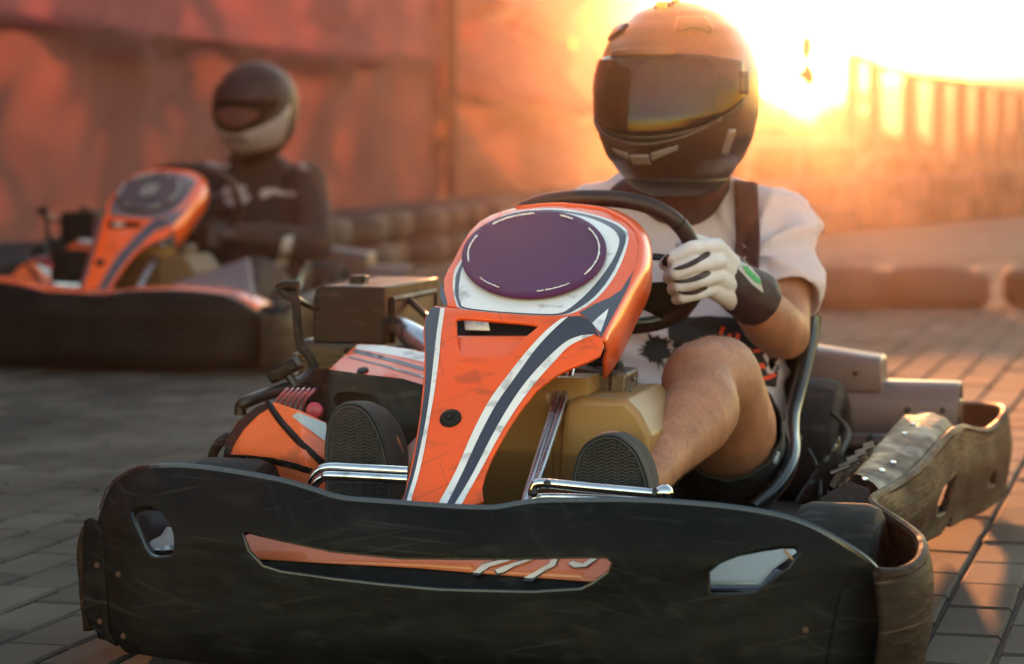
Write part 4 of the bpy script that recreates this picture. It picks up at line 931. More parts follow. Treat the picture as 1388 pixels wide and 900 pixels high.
cov = part(sheet([(440, 506), (450, 497), (470, 479), (483, 468), (489, 466), (520, 468), (560, 474), (600, 482), (600, 530), (570, 526), (530, 512), (480, 507)], hc, step=7), 'engine_cover', 'orange_smooth', mods=[SOL(.005), BEV(.003)])
for pts, m, nm in (([(484, 467), (520, 468), (560, 475), (600, 483), (600, 495), (576, 491), (530, 481), (482, 473)], 'white_paint', 'white_stripe'), ([(478, 475), (484, 474), (530, 485), (576, 498), (600, 503), (600, 508), (576, 503), (530, 490), (480, 478)], 'navy_paint', 'navy_stripe'), ([(470, 484), (474, 483), (520, 494), (576, 510), (576, 513), (520, 497)], 'navy_paint', 'navy_stripe')):
    part(sheet(pts, hc, step=6, off=.0018), nm, m, cov)
part(MB().lathe([(0, -.003), (.010, -.003), (.009, .004), (0, .005)], hc(492, 504), Vector((0, -.4, .9)).to_track_quat('Z', 'Y').to_matrix(), 12), 'bolt', 'black_plastic', cov)
# right side pod
def s_pod(t, z):
    tr = -.375 + .42 * (.30 - z)                                    # ridge
    return .37 + .9 * max(0, z - .235) + (.55 * (tr - t) if t < tr else 1.0 * (t - tr)) + .5 * max(0, -.475 - t)
hq = lambda x, y: K1.hit(x, y, s_pod)
podp = [(302, 625), (306, 601), (320, 573), (346, 553), (362, 545), (375, 546), (393, 552), (410, 558), (442, 573), (446, 600), (446, 655), (440, 668), (400, 668), (361, 662), (314, 650)]
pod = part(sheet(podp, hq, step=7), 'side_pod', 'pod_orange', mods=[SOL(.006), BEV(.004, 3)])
part(MB().tube(smooth_path([hq(364, 545), hq(370, 556), hq(384, 575), hq(404, 597), hq(424, 616), hq(437, 628)], 5), .0052, 8), 'ridge_trim', 'black_plastic', pod)
part(sheet([(304, 616), (335, 617), (370, 621), (400, 628), (428, 636), (441, 640), (438, 646), (424, 644), (398, 636), (368, 629), (335, 624), (312, 624)], hq, step=5, off=.002), 'black_band', 'black_plastic', pod, mods=[SOL(.0015)])
part(sheet([(395, 564), (404, 559), (442, 574), (443, 600)], hq, step=6, off=.002), 'pale_band', 'pale_panel', pod)
part(sheet([(302, 622), (306, 598), (322, 571), (348, 551), (364, 545), (368, 551), (350, 562), (330, 582), (317, 603), (312, 617)], hq, step=6, off=.0018), 'grey_edge', 'seat_shell', pod)
part(MB().tube(smooth_path([P(286, 628, .50), P(290, 612, .50), P(298, 600, .50), P(308, 592, .52)], 4), .0075, 8), 'pod_edge_tube', 'side_plastic')

# ================================================================== PEOPLE
def wrinkle(mb, amp, f, seed, where=None):
    for i, v in enumerate(mb.v):
        k = where(v) if where else 1.0
        a = noise.noise(Vector((v.x * f + v.z * f * .6, v.y * f * .8, v.z * f * 1.6 - v.x * f * .5 + seed)))
        a = (1 - abs(a) * 2.4) * .6 + .5 * noise.noise(Vector((v.x * f * 2.2, v.y * f * 2.2, v.z * f * 2.2 + seed)))
        mb.v[i] = v + mb.normals[i] * (amp * k * a)
def ringloft(secs, n=24):
    rings = []
    for c, rx, ry in secs:
        rings.append([Vector(c) + Vector((rx * math.copysign(abs(math.cos(a)) ** .85, math.cos(a)), ry * math.copysign(abs(math.sin(a)) ** .85, math.sin(a)), 0)) for a in [2 * math.pi * k / n for k in range(n)]])
    return MB().rings(rings)
def merge(*ms):
    r = MB()
    for m in ms: r.add(m.v, m.f)
    return r

# ---------------- helmet: rows measured down the silhouette, rounded in plan
def make_helmet(root, org, C, half, prof, yaw, shell, chin, visor_m, closed=True, tilt=0.0, mount=True):
    """prof rows: (z offset, half width, front reach, back reach), in helmet half widths."""
    prof = sorted(prof)
    rot = Matrix.Rotation(yaw, 3, 'Z') @ Matrix.Rotation(tilt, 3, 'Y')
    zs_ = [p[0] for p in prof]
    def lerp_row(z):
        z = max(zs_[0], min(zs_[-1], z))
        for i in range(len(prof) - 1):
            if z <= prof[i + 1][0]:
                t = (z - prof[i][0]) / (prof[i + 1][0] - prof[i][0]); p0 = prof[max(0, i - 1)]; p1 = prof[i]; p2 = prof[i + 1]; p3 = prof[min(len(prof) - 1, i + 2)]
                return [p1[k] + (p2[k] - p1[k]) * t + t * (1 - t) * ((p2[k] - p0[k]) * (1 - t) - (p3[k] - p1[k]) * t) * .22 for k in (1, 2, 3)]
        return prof[-1][1:]
    def pt(phi, z, out=0.0):                       # phi 0 = straight ahead (-y), + towards +x
        w, fr_, bk = lerp_row(z); s, c = math.sin(phi), math.cos(phi)
        d = fr_ if c > 0 else bk; e = 2.25
        k = (abs(s) ** e + abs(c) ** e) ** (-1 / e)
        v = Vector((w * s * k, -d * c * k, z)); 
        if out: v += Vector((s, -c, 0)).normalized() * out + Vector((0, 0, out * .25 * max(0, z)))
        return C + rot @ (v * half)
    NP = 64
    m_ = MB(); m_.rings([[pt(2 * math.pi * k / NP, zs_[0] + (zs_[-1] - zs_[0]) * (0.5 - 0.5 * math.cos(math.pi * (j / 44))) ) for k in range(NP)] for j in range(45)])
    hel = m_.build('helmet', shell, root, origin=org, sharp=70)
    def patch(name, m, phi0, phi1, zt_, zb_, out, n=28, k=10, th=.006, mods=None, parent=None):
        rows = []
        for j in range(k + 1):
            v = j / k; rows.append([pt(phi0 + (phi1 - phi0) * i / n, zt_(i / n * 2 - 1) * (1 - v) + zb_(i / n * 2 - 1) * v, out) for i in range(n + 1)])
        g = MB(); g.open = True; g.grid(rows)
        f = g.f[0]; nrm = (g.v[f[1]] - g.v[f[0]]).cross(g.v[f[2]] - g.v[f[0]])
        if nrm.dot(g.v[f[0]] - C) < 0: g.f = [t[::-1] for t in g.f]
        return g.build(name, m, parent or hel, origin=org, sharp=60, mods=[SOL(th)] + (mods or []))
    return hel, patch, pt

# ---------------- the front driver
ORG = Vector((0.0, 1.20, 0.06))
drv = empty('person', K1.M @ Matrix.Translation(ORG), 'front driver in a black full-face helmet, white T-shirt and wide braces, gripping the wheel', 'person')
HC = P(919, 131, 1.2); HALF = 105.5 / FPX * (K1.M @ HC).y
hel_prof = [(-1.27, .30, .34, .42), (-1.18, .48, .66, .60), (-1.02, .63, .92, .78), (-.80, .80, 1.13, .92), (-.55, .92, 1.24, 1.04), (-.25, .985, 1.24, 1.13), (.10, 1.0, 1.16, 1.19), (.40, .975, 1.06, 1.19), (.66, .88, .92, 1.10), (.90, .72, .72, .92), (1.08, .50, .49, .66), (1.18, .28, .28, .38), (1.225, .08, .08, .10), (1.23, .0, .0, .0)]
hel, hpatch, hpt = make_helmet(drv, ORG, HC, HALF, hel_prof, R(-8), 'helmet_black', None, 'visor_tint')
visor = hpatch('visor', 'visor_tint', -1.28, 1.28, lambda u: .46 + .05 * (1 - u * u) - .03 * abs(u) ** 3, lambda u: -.50 + .46 * abs(u) ** 2.2, .035, n=48, k=16, th=.003)
hpatch('visor_gasket', 'helmet_trim', -1.32, 1.32, lambda u: -.455 + .46 * abs(u) ** 2.2, lambda u: -.56 + .44 * abs(u) ** 2.2, .03, n=48, k=3, th=.006)
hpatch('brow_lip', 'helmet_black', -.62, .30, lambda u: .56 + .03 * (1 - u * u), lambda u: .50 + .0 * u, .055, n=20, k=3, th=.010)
for a, b in ((-1.36, -1.20), (1.20, 1.36)): hpatch('visor_pivot', 'helmet_trim', a, b, lambda u: .30, lambda u: .02, .05, n=6, k=6, th=.012)
hpatch('chin_vent', 'vent_grey', -.26, .05, lambda u: -.74, lambda u: -.86 - .0 * u, .02, n=10, k=4, th=.006)
hpatch('chin_vent', 'vent_grey', -.56, -.29, lambda u: -.66 - .06 * (u + 1) / 2, lambda u: -.70 - .10 * (u + 1) / 2, .02, n=10, k=4, th=.006)
hpatch('chin_vent', 'vent_grey', .08, .46, lambda u: -.72 + .10 * (u + 1) / 2, lambda u: -.82 + .14 * (u + 1) / 2, .02, n=10, k=4, th=.006)
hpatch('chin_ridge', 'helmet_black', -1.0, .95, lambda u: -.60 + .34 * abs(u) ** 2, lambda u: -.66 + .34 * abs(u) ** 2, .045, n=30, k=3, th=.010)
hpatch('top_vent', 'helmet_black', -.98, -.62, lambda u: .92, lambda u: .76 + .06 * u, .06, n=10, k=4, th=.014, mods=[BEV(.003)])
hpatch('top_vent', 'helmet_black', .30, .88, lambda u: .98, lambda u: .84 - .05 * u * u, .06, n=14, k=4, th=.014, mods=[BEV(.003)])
hpatch('vent_mouth', 'helmet_trim', .36, .80, lambda u: .86 - .05 * u * u, lambda u: .825 - .05 * u * u, .058, n=12, k=2, th=.008)
hpatch('cheek_vent', 'vent_grey', 1.10, 1.22, lambda u: -.42, lambda u: -.74, .02, n=5, k=6, th=.006)
hpatch('neck_roll', 'helmet_trim', -3.14, 3.14, lambda u: -1.05, lambda u: -1.268, .015, n=60, k=5, th=.004)
q = P(903, 9, 1.17); m_ = MB().box(q, (.036, .05, .018), Matrix.Rotation(.05, 3, 'X'), .8); mt = m_.build('camera_mount', 'helmet_trim', hel, origin=ORG, mods=[BEV(.004, 3)])
m_ = MB().box(q + Vector((-.002, -.024, .002)), (.018, .012, .012)); m_.build('mount_buckle', 'mount_amber', hel, origin=ORG, mods=[BEV(.002)])
m_ = MB().tube([q + Vector((.014, 0, .006)), q + Vector((.018, 0, .024))], .007, 8); m_.build('mount_stem', 'mount_amber', hel, origin=ORG)

LS, RS = P(1058, 309, 1.34), P(805, 304, 1.36)
LE, LW = P(1062, 452, 1.17), P(1004, 398, 1.0)
WT = WC.x
def mir(p): return Vector((2 * WT - p[0], p[1], p[2]))
RE, RW = mir(LE) + Vector((-.0, 0, 0)), mir(LW)
KL, AL = P(950, 512, .76), P(872, 652, .44)
KR, AR = P(705, 520, .76), P(556, 645, .46)
HL_, HR_ = P(986, 640, 1.20), P(905, 640, 1.22)
CHb, CHm, CHt = P(955, 600, 1.25), P(946, 420, 1.35), P(936, 300, 1.37)
torso_secs = [(P(950, 660, 1.22), .12, .10), (P(950, 610, 1.24), .140, .125), (P(948, 540, 1.29), .133, .125), (P(946, 470, 1.33), .138, .122), (P(942, 400, 1.36), .150, .12), (P(938, 345, 1.375), .158, .112), (P(935, 303, 1.38), .150, .095), (P(932, 272, 1.375), .115, .075), (P(929, 245, 1.36), .07, .065)]
body = merge(ringloft([(c, a - .022, b - .022) for c, a, b in torso_secs[:-2]] + [(P(930, 250, 1.362), .06, .055)]),
    MB().limb([(P(929, 262, 1.36), .062), (P(925, 200, 1.30), .058)]), MB().ball(P(919, 145, 1.22), (.075, .095, .115), 18, 12), MB().ball(P(914, 190, 1.14), (.045, .05, .05)), MB().ball(P(914, 150, 1.115), (.012, .02, .018)),
    MB().limb([(LS, .055), (LS.lerp(LE, .5), .050), (LE, .044)]), MB().limb([(LE, .046), (LE.lerp(LW, .35), .047), (LE.lerp(LW, .75), .036), (LW, .030)]),
    MB().limb([(RS, .055), (RS.lerp(RE, .5), .050), (RE, .044)]), MB().limb([(RE, .046), (RE.lerp(RW, .35), .047), (RE.lerp(RW, .75), .036), (RW, .030)]),
    MB().limb([(HL_, .088), (HL_.lerp(KL, .5) + Vector((.018, 0, .0)), .081), (KL + Vector((.014, .06, -.004)), .066), (KL, .058)]), MB().limb([(KL + Vector((-.004, -.012, -.002)), .054), (KL.lerp(AL, .30) + Vector((.020, .026, -.004)), .058), (KL.lerp(AL, .42) + Vector((.018, .026, -.004)), .057), (KL.lerp(AL, .75) + Vector((.006, .01, 0)), .041), (AL, .034)]),
    MB().limb([(HR_, .092), (HR_.lerp(KR, .5), .084), (KR, .06)]), MB().limb([(KR, .055), (KR.lerp(AR, .35) + Vector((0, .02, 0)), .056), (KR.lerp(AR, .75), .040), (AR, .034)]),
    MB().ball(KL + Vector((-.006, -.034, .012)), (.036, .026, .042)), MB().limb([(AL, .034), (AL + Vector((-.02, -.06, -.02)), .034), (AL + Vector((-.03, -.07, .05)), .03)]), MB().limb([(AR, .034), (AR + Vector((-.01, -.06, -.02)), .034), (AR + Vector((-.02, -.07, .05)), .03)]))
bd = remesh(body, .0075, 6, .6)
body_ob = bd.build('body', 'skin', drv, origin=ORG, sharp=180)
hair = MB(); hair.open = True; q = random.Random(21); faces = []
for f in bd.f:
    c = sum((bd.v[i] for i in f), Vector()) / len(f)
    if (.40 < c.y < .86 and c.x > .0) or (.95 < c.y < 1.16 and c.x > .14 and c.z > .25): faces.append((f, c))
for f, c in faces:
    leg = c.y < .9
    for _ in range(2 if leg else 1):
        a, b = q.random(), q.random(); p = bd.v[f[0]].lerp(bd.v[f[1]], a).lerp(bd.v[f[3 % len(f)]].lerp(bd.v[f[2]], a), b)
        n = bd.normals[f[0]]; t = (Vector((q.gauss(0, .35), q.gauss(0, .35), -1)) if leg else Vector((q.gauss(0, .4), -.6, -.3 + q.gauss(0, .4)))); t = (t - n * t.dot(n)).normalized()
        l = q.uniform(.005, .011) * (1 if leg else .7); e1_ = p + t * l * .5 + n * l * .28; e2_ = p + t * l + n * l * .35; w = t.cross(n) * .00018
        hair.add([p - w, p + w, e1_ + w * .8, e1_ - w * .8, e2_], [(0, 1, 2, 3), (3, 2, 4)])
hr = hair.build('body_hair', 'body_hair', drv, origin=ORG, smooth=False); hr['kind'] = 'stuff'

# shirt: chest and short sleeves
sl_end = LS.lerp(LE, .60); sr_end = RS.lerp(RE, .60)
shirt = merge(ringloft([(c + Vector((0, -.002, 0)), a + .010, b + .012) for c, a, b in torso_secs[1:-1]] + [(P(930, 250, 1.362), .084, .076)]),
    MB().limb([(LS + Vector((-.07, .0, .022)), .066), (LS + Vector((.0, 0, .0)), .066), (LS.lerp(LE, .35), .063), (sl_end, .066)]), MB().limb([(RS + Vector((.07, 0, .022)), .066), (RS, .066), (RS.lerp(RE, .35), .063), (sr_end, .066)]))
sh = remesh(shirt, .0075, 5, .5)
def shirt_w(v):
    k = 1.0
    return k
sh0 = MB(); sh0.v = [v.copy() for v in sh.v]; sh0.f = list(sh.f)
arm = P(1036, 345, 1.30); ctr = P(945, 420, 1.25)
for i, v in enumerate(sh.v):                             # creases fanning out of the armpit, and slack folds across the belly
    d = Vector((v.x - arm.x, 0, v.z - arm.z)); r = d.length
    k = math.exp(-(r / .13) ** 2) * min(1, r / .03); a = math.atan2(d.z, d.x)
    f = .0125 * k * (1 - abs(math.sin(a * 3.5 + r * 9 + .4)) * 2)
    f += .005 * math.exp(-((v.z - .33) / .07) ** 2) * math.sin(v.z * 150 + v.x * 22)
    sh.v[i] = v + sh.normals[i] * f
wrinkle(sh, .0075, 9, 3)
wrinkle(sh, .0045, 20, 8, lambda v: 1.0 if abs(v.x) > .12 or v.z < .30 else .5)
# open the sleeve ends
def cut(mb, p0, n, near=.12, ok=lambda v: True):
    me = bpy.data.meshes.new('tmp'); me.from_pydata([tuple(v) for v in mb.v], [], mb.f); bm = bmesh.new(); bm.from_mesh(me)
    vs = [v for v in bm.verts if (v.co - p0).length < near and ok(v.co)]; vset = set(vs)
    es = [e for e in bm.edges if e.verts[0] in vset and e.verts[1] in vset]; fs = [f for f in bm.faces if all(v in vset for v in f.verts)]
    bmesh.ops.bisect_plane(bm, geom=vs + es + fs, plane_co=p0, plane_no=n, clear_outer=True)
    bm.to_mesh(me); bm.free(); mb.v = [v.co.copy() for v in me.vertices]; mb.f = [tuple(p.vertices) for p in me.polygons]
    mb.normals = [v.normal.copy() for v in me.vertices]; bpy.data.meshes.remove(me)
dl = (LE - LS).normalized(); dr = (RE - RS).normalized()
cut(sh, sl_end + dl * .025, dl, .12, lambda v: v.x > torso_secs[4][0].x + .150); cut(sh, sr_end + dr * .025, dr, .12, lambda v: v.x < torso_secs[4][0].x - .150)
shirt_ob = sh.build('shirt', 'cotton_white', drv, origin=ORG, sharp=180, mods=[('SOLIDIFY', dict(thickness=.003, offset=-1.0))])
ssurf = bvh_surf([sh], K1, lambda x, y: P(x, y, 1.25))
def drape(poly, m, nm, off=.003, step=5, th=.0, surf=ssurf): 
    return sheet(poly, surf, step=step, off=off).build(nm, m, drv, origin=ORG, sharp=180, mods=[SOL(th)] if th else None)
# sleeve hem
hem = []
# collar of the balaclava
nk = remesh(merge(MB().limb([(P(929, 266, 1.345), .076), (P(926, 250, 1.315), .084), (P(920, 226, 1.25), .090)])), .007, 4)
nk.build('neck_warmer', 'webbing', drv, origin=ORG, sharp=180)
# wide braces
ssurf0 = bvh_surf([sh0], K1, lambda x, y: P(x, y, 1.25))
drape(ribbon([(995, 243), (996, 280), (997, 320), (996, 356), (1000, 420)], [(1027, 247), (1028, 280), (1028, 320), (1026, 360), (1024, 420)]), 'webbing', 'brace_strap', .022, 6, .004, ssurf0)
drape(ribbon([(818, 272), (826, 258), (842, 244), (858, 236)], [(848, 272), (858, 258), (872, 246), (882, 242)]), 'webbing', 'brace_strap', .022, 6, .004, ssurf0)
# printed splatter on the shirt front
q = random.Random(5); 
pts = []
for k in range(44):
    a = 2 * math.pi * k / 44; r = (14 + q.random() * 5 if k % 2 else 17 + q.random() ** 2 * 15); pts.append((889 + r * math.cos(a), 474 + r * .95 * math.sin(a)))
drape(pts, 'print_black', 'shirt_print', .0035, 4)
drape([(905, 440), (930, 430), (960, 428), (990, 430), (996, 452), (985, 470), (965, 462), (940, 464), (918, 466), (906, 458)], 'print_black', 'shirt_print', .003, 6)
for k in range(16):
    x, y = 908 + q.random() * 48, 466 + q.random() * 26; r = 2 + q.random() * 4; n = 7
    drape([(x + r * (1 + .5 * q.random()) * math.cos(6.283 * i / n), y + r * (1 + .5 * q.random()) * math.sin(6.283 * i / n)) for i in range(n)], 'print_black', 'shirt_print', .0035, 3)
drape([(990, 430), (1050, 430), (1056, 500), (1052, 525), (1030, 522), (1000, 505), (985, 470)], 'print_black', 'shirt_print', .003, 7)
for (r0, r1, a0, a1) in ((22, 29, 95, 140), (22, 28, 150, 205), (33, 41, 70, 105), (34, 42, 112, 128), (33, 40, 140, 165), (45, 50, 88, 130), (12, 17, 60, 100), (13, 18, 110, 140), (45, 50, 190, 205), (33, 38, 178, 196), (52, 58, 60, 84)):
    cxx, cyy = 1024, 462; n = 8
    pl = [(cxx + r1 * math.cos(R(a0 + (a1 - a0) * i / n)), cyy + r1 * .95 * math.sin(R(a0 + (a1 - a0) * i / n))) for i in range(n + 1)] + [(cxx + r0 * math.cos(R(a1 - (a1 - a0) * i / n)), cyy + r0 * .95 * math.sin(R(a1 - (a1 - a0) * i / n))) for i in range(n + 1)]
    drape(pl, 'print_red', 'shirt_print', .0048, 4)

# shorts
shorts = remesh(merge(ringloft([(c + Vector((0, 0, -.0)), a + .016, b + .014) for c, a, b in torso_secs[:2]] + [(P(957, 585, 1.255), .168, .130)]),
    MB().limb([(HL_ + Vector((0, 0, .0)), .094), (HL_.lerp(KL, .40) + Vector((.020, 0, 0)), .088), (HL_.lerp(KL, .52) + Vector((.022, 0, 0)), .086)]), MB().limb([(HR_, .108), (HR_.lerp(KR, .45), .099), (HR_.lerp(KR, .62), .096)])), .008, 5)
wrinkle(shorts, .004, 16, 5)
for H_, K_, k_ in ((HL_, KL, .50), (HR_, KR, .62)):
    d = (K_ - H_).normalized(); cut(shorts, H_.lerp(K_, k_), d, near=.16)
shorts.build('shorts', 'shorts_fabric', drv, origin=ORG, sharp=180, mods=[('SOLIDIFY', dict(thickness=.003, offset=-1.0))])
tsurf = bvh_surf([shorts], K1, lambda x, y: P(x, y, 1.0))
drape([(1028, 606), (1034, 604), (1058, 614), (1053, 630), (1028, 622)], 'tag_grey', 'shorts_tag', .004, 5, .001, tsurf)

# gloves with separate fingers
def F_(x, y, s): return P(x, y, s)
def hand(mm, cuff_lab):
    f = (lambda p: mir(p)) if mm else (lambda p: p)
    ms = []; darks = []
    fing = [[(970, 334, .915), (938, 337, .855), (912, 349, .845), (901, 358, .868)], [(974, 354, .915), (942, 360, .850), (916, 370, .840), (906, 376, .866)], [(972, 374, .918), (944, 381, .855), (921, 388, .848), (912, 392, .872)], [(966, 391, .922), (944, 398, .866), (926, 403, .860), (917, 406, .880)]]
    rr = [(.0135, .0128, .0118, .0100), (.0135, .0128, .0118, .0100), (.0128, .0122, .0112, .0098), (.0115, .0108, .0100, .0088)]
    for ch, r in zip(fing, rr): ms.append(MB().limb([(f(P(*c)), k) for c, k in zip(ch, r)], 14))
    palm = [[(970, 336, .92), (996, 372, .985)], [(973, 354, .925), (998, 382, .99)], [(971, 374, .925), (1000, 392, .99)], [(966, 391, .93), (1000, 404, .99)]]
    for ch in palm: ms.append(MB().limb([(f(P(*ch[0])), .0165), (f(P(*ch[1])), .024)], 14))
    ms.append(MB().limb([(f(P(985, 362, .985)), .019), (f(P(962, 336, .965)), .0145), (f(P(940, 326, .935)), .0125), (f(P(924, 332, .915)), .0105)], 14))
    gm = remesh(merge(*ms), .0024, 3, .5)
    g = gm.build('glove', 'glove_white', drv, origin=ORG, sharp=180)
    if not mm:
        gs = bvh_surf([gm], K1, lambda x, y: P(x, y, .88))
        for a in ([(963, 342), (957, 341), (948, 347), (932, 356), (916, 362), (912, 365), (922, 366), (938, 361), (952, 353), (962, 347)], [(963, 368), (956, 367), (946, 372), (930, 378), (915, 380), (912, 382), (922, 384), (940, 382), (955, 377), (963, 372)], [(958, 388), (950, 390), (940, 394), (926, 396), (921, 394), (920, 397), (930, 400), (944, 399), (955, 394), (959, 391)]):
            sheet(rnd_poly(a, 2), gs, step=3, off=.0012).build('finger_gusset', 'glove_dark', g, origin=ORG, sharp=180)
        sheet([(896, 350), (902, 344), (908, 345), (904, 352), (905, 362), (898, 360)], gs, step=3, off=.001).build('finger_pad', 'glove_dark', g, origin=ORG, sharp=180)
    cf = remesh(merge(MB().limb([(f(P(988, 372, .975)), .034), (f(P(1000, 388, .99)), .040), (f(P(1022, 404, 1.02)), .045)], 20)), .005, 3)
    wrinkle(cf, .0022, 26, 4)
    a, b = f(P(988, 372, .975)), f(P(1022, 404, 1.02)); d = (b - a).normalized()
    cut(cf, b + d * .018, d, near=.08)
    cobj = cf.build('glove_cuff', 'glove_dark', drv, origin=ORG, sharp=180, mods=[('SOLIDIFY', dict(thickness=.003, offset=-1.0))])
    if not mm:
        cs = bvh_surf([cf], K1, lambda x, y: P(x, y, .98))
        sheet([(989, 349), (1000, 351), (1018, 362), (1030, 376), (1035, 397), (1020, 386), (1006, 370), (994, 358)], cs, step=4, off=.0015).build('cuff_label', 'cuff_label', cobj, origin=ORG, sharp=180)
        sheet([(1006, 360), (1012, 361), (1030, 378), (1032, 386), (1024, 382), (1012, 370)], cs, step=3, off=.0028).build('cuff_mark', 'label_green', cobj, origin=ORG, sharp=180)
        dk = MB(); 
hand(False, True); hand(True, False)

# shoes with patterned soles
def shoe(outl, s_heel, s_tip, length, zig):
    ys = [q[1] for q in outl]; y0, y1 = min(ys), max(ys)
    def so(x, y): return P(x, y, s_tip + (s_heel - s_tip) * (y - y0) / (y1 - y0))
    pts = [so(*q) for q in rnd_poly(outl, 3)]; c = sum(pts, Vector()) / len(pts)
    def ring(k, ds, dz=0): return [Vector((c.x + (p.x - c.x) * k, p.y + ds, c.z + (p.z - c.z) * k + dz)) for p in pts]
    m_ = MB(); m_.rings([ring(.90, .002), ring(.97, -.001), ring(1.0, .003), ring(1.0, .016)])
    s_ = m_.build('shoe_sole', 'sole_rubber', drv, origin=ORG)
    m_ = MB(); m_.rings([ring(.985, .016), ring(.98, .03), ring(.93, .06, .0), ring(.82, .10, -.004), ring(.62, .145, -.014), ring(.4, .165, -.02)])
    m_.build('shoe', 'shorts_fabric', drv, origin=ORG, sharp=60)
    tr = MB(); step = 6.6; x0, x1 = min(q[0] for q in outl), max(q[0] for q in outl)
    yy = y0
    row = 0
    inner = [((q[0] - (x0 + x1) / 2) * .86 + (x0 + x1) / 2, (q[1] - (y0 + y1) / 2) * .88 + (y0 + y1) / 2) for q in outl]
    while yy < y1:
        xx = x0; col = 0
        while xx < x1:
            if inside((xx, yy), inner):
                a = .5 if (col % 2) else -.5
                p = so(xx, yy) + Vector((0, -.0012, 0)); tr.box(p, (.0074, .0026, .0021), Matrix.Rotation(a, 3, 'Y'))
            xx += step; col += 1
        yy += 4.6; row += 1
    tr.build('sole_tread', 'sole_rubber', s_, origin=ORG, smooth=False)
    k = [so(q[0], q[1]) + Vector((0, -.002, 0)) for q in rnd_poly([((q[0] - (x0 + x1) / 2) * .90 + (x0 + x1) / 2, (q[1] - (y0 + y1) / 2) * .92 + (y0 + y1) / 2) for q in outl], 3)]
    MB().tube(k, .0016, 6, closed=True).build('sole_rib', 'sole_rubber', s_, origin=ORG)
shoe([(440, 640), (439, 610), (441, 585), (447, 563), (458, 550), (472, 545), (488, 548), (502, 560), (513, 580), (522, 605), (530, 640), (534, 680), (525, 705), (450, 705)], .285, .34, .2, True)
shoe([(774, 660), (777, 635), (786, 610), (800, 596), (818, 589), (836, 590), (850, 598), (864, 613), (876, 640), (882, 668), (880, 700), (860, 715), (790, 715), (776, 690)], .285, .325, .2, True)

# ================================================================== THE SECOND KART AND ITS DRIVER
kart2 = kart.copy(); COL.objects.link(kart2); kart2.matrix_world = K2.M
kart2['label'] = 'orange go-kart behind on the left, driven by the person in black overalls'
def copy_children(src, dst):
    for ch in list(src.children):
        c = ch.copy(); COL.objects.link(c); c.parent = dst; copy_children(ch, c)
copy_children(kart, kart2)
for o in list(kart2.children):
    b_ = o.name.split('.')[0]
    if b_ in ('front_bumper', 'slot_rim', 'front_panel'):
        for ch in list(o.children): bpy.data.objects.remove(ch)
        bpy.data.objects.remove(o); continue
    if b_ == 'fuel_tank': o.data = o.data.copy(); o.data.materials[0] = MATS['tan_dark']
    if b_ == 'number_plate': o.data = o.data.copy(); o.data.materials[0] = MATS['plate_dark']
    if b_ in ('dash_fairing', 'nose_fairing'):
        for ch in o.children:
            if ch.name.split('.')[0].startswith('white_'): ch.data = ch.data.copy(); ch.data.materials[0] = MATS['kart_grey']
sheet(outline, lambda x, y: K1.hit(x, y, s_bump), step=14).build('front_bumper', 'bumper_black', kart2, mods=[SOL(0.011), BEV(0.003, 2)])
tp = [lip[i] + Vector((0, .012, -.004)) for i in range(8, len(lip) - 6, 2)]
rows = [[p + Vector((0, .05 * k, .016 * k - .004 * k * k)) for p in tp] for k in range(4)]
m_ = MB(); m_.grid(rows); m_.open = True; m_.build('top_panel', 'orange_worn', kart2, mods=[SOL(.004)])
m_ = MB(); a_, b_, c_ = Vector((.16, .17, .25)), Vector((.43, .14, .22)), Vector((.34, .34, .325)); m_.add([a_, b_, c_, a_ + Vector((0, .012, 0)), b_ + Vector((0, .012, 0)), c_ + Vector((0, .012, 0))], [(0, 1, 2), (5, 4, 3), (0, 3, 4, 1), (1, 4, 5, 2), (2, 5, 3, 0)])
m_.build('grey_panel', 'kart_grey', kart2)
pl2 = [o for o in kart2.children if o.name.startswith('number_plate')][0]
fc = bpy.data.curves.new('number', 'FONT'); fc.body = '8'; fc.size = .11; fc.extrude = .001; fc.align_x = 'CENTER'; fc.align_y = 'CENTER'
fo3 = bpy.data.objects.new('tmp', fc); COL.objects.link(fo3); dg = bpy.context.evaluated_depsgraph_get(); nm_ = bpy.data.meshes.new_from_object(fo3.evaluated_get(dg)); bpy.data.objects.remove(fo3)
nm_.materials.append(MATS['logo_grey']); no = bpy.data.objects.new('number', nm_); COL.objects.link(no); no.parent = pl2
xa = Vector((1, 0, 0)); ya = Vector((0, 2.2, 1)).normalized(); za = xa.cross(ya)
mm_ = Matrix((xa, ya, za)).transposed().to_4x4(); mm_.translation = hp(cx, cy) + Vector((0, -.006, .003)); no.matrix_local = mm_

Q = K2.S
ORG2 = Vector((0, 1.2, .06))
d2 = empty('person', K2.M @ Matrix.Translation(ORG2), 'driver in black overalls and a black and pale grey helmet, in the rear kart', 'person')
H2 = Q(347, 148, 1.18); HF2 = 53.5 / FPX * (K2.M @ H2).y
h2, hp2, hpt2 = make_helmet(d2, ORG2, H2, HF2, [(z * .98, a, b, c) for z, a, b, c in hel_prof], R(-6), 'helmet_dark', None, None)
hp2('chin_guard', 'helmet_pale', -1.45, 1.45, lambda u: -.62 + .72 * abs(u) ** 2.0, lambda u: -1.10 + .2 * u * u, .02, n=34, k=10, th=.004)
hp2('face_opening', 'opening_black', -1.08, 1.08, lambda u: .20, lambda u: -.64 + .74 * abs(u) ** 2.0, .022, n=34, k=10, th=.004)
hp2('visor_flap', 'helmet_dark', -1.12, 1.12, lambda u: .62, lambda u: .20, .05, n=30, k=6, th=.006)
hp2('face_cover', 'face_red', -.60, .60, lambda u: .02 - .1 * u * u, lambda u: -.48 + .30 * u * u, .028, n=16, k=6, th=.002)
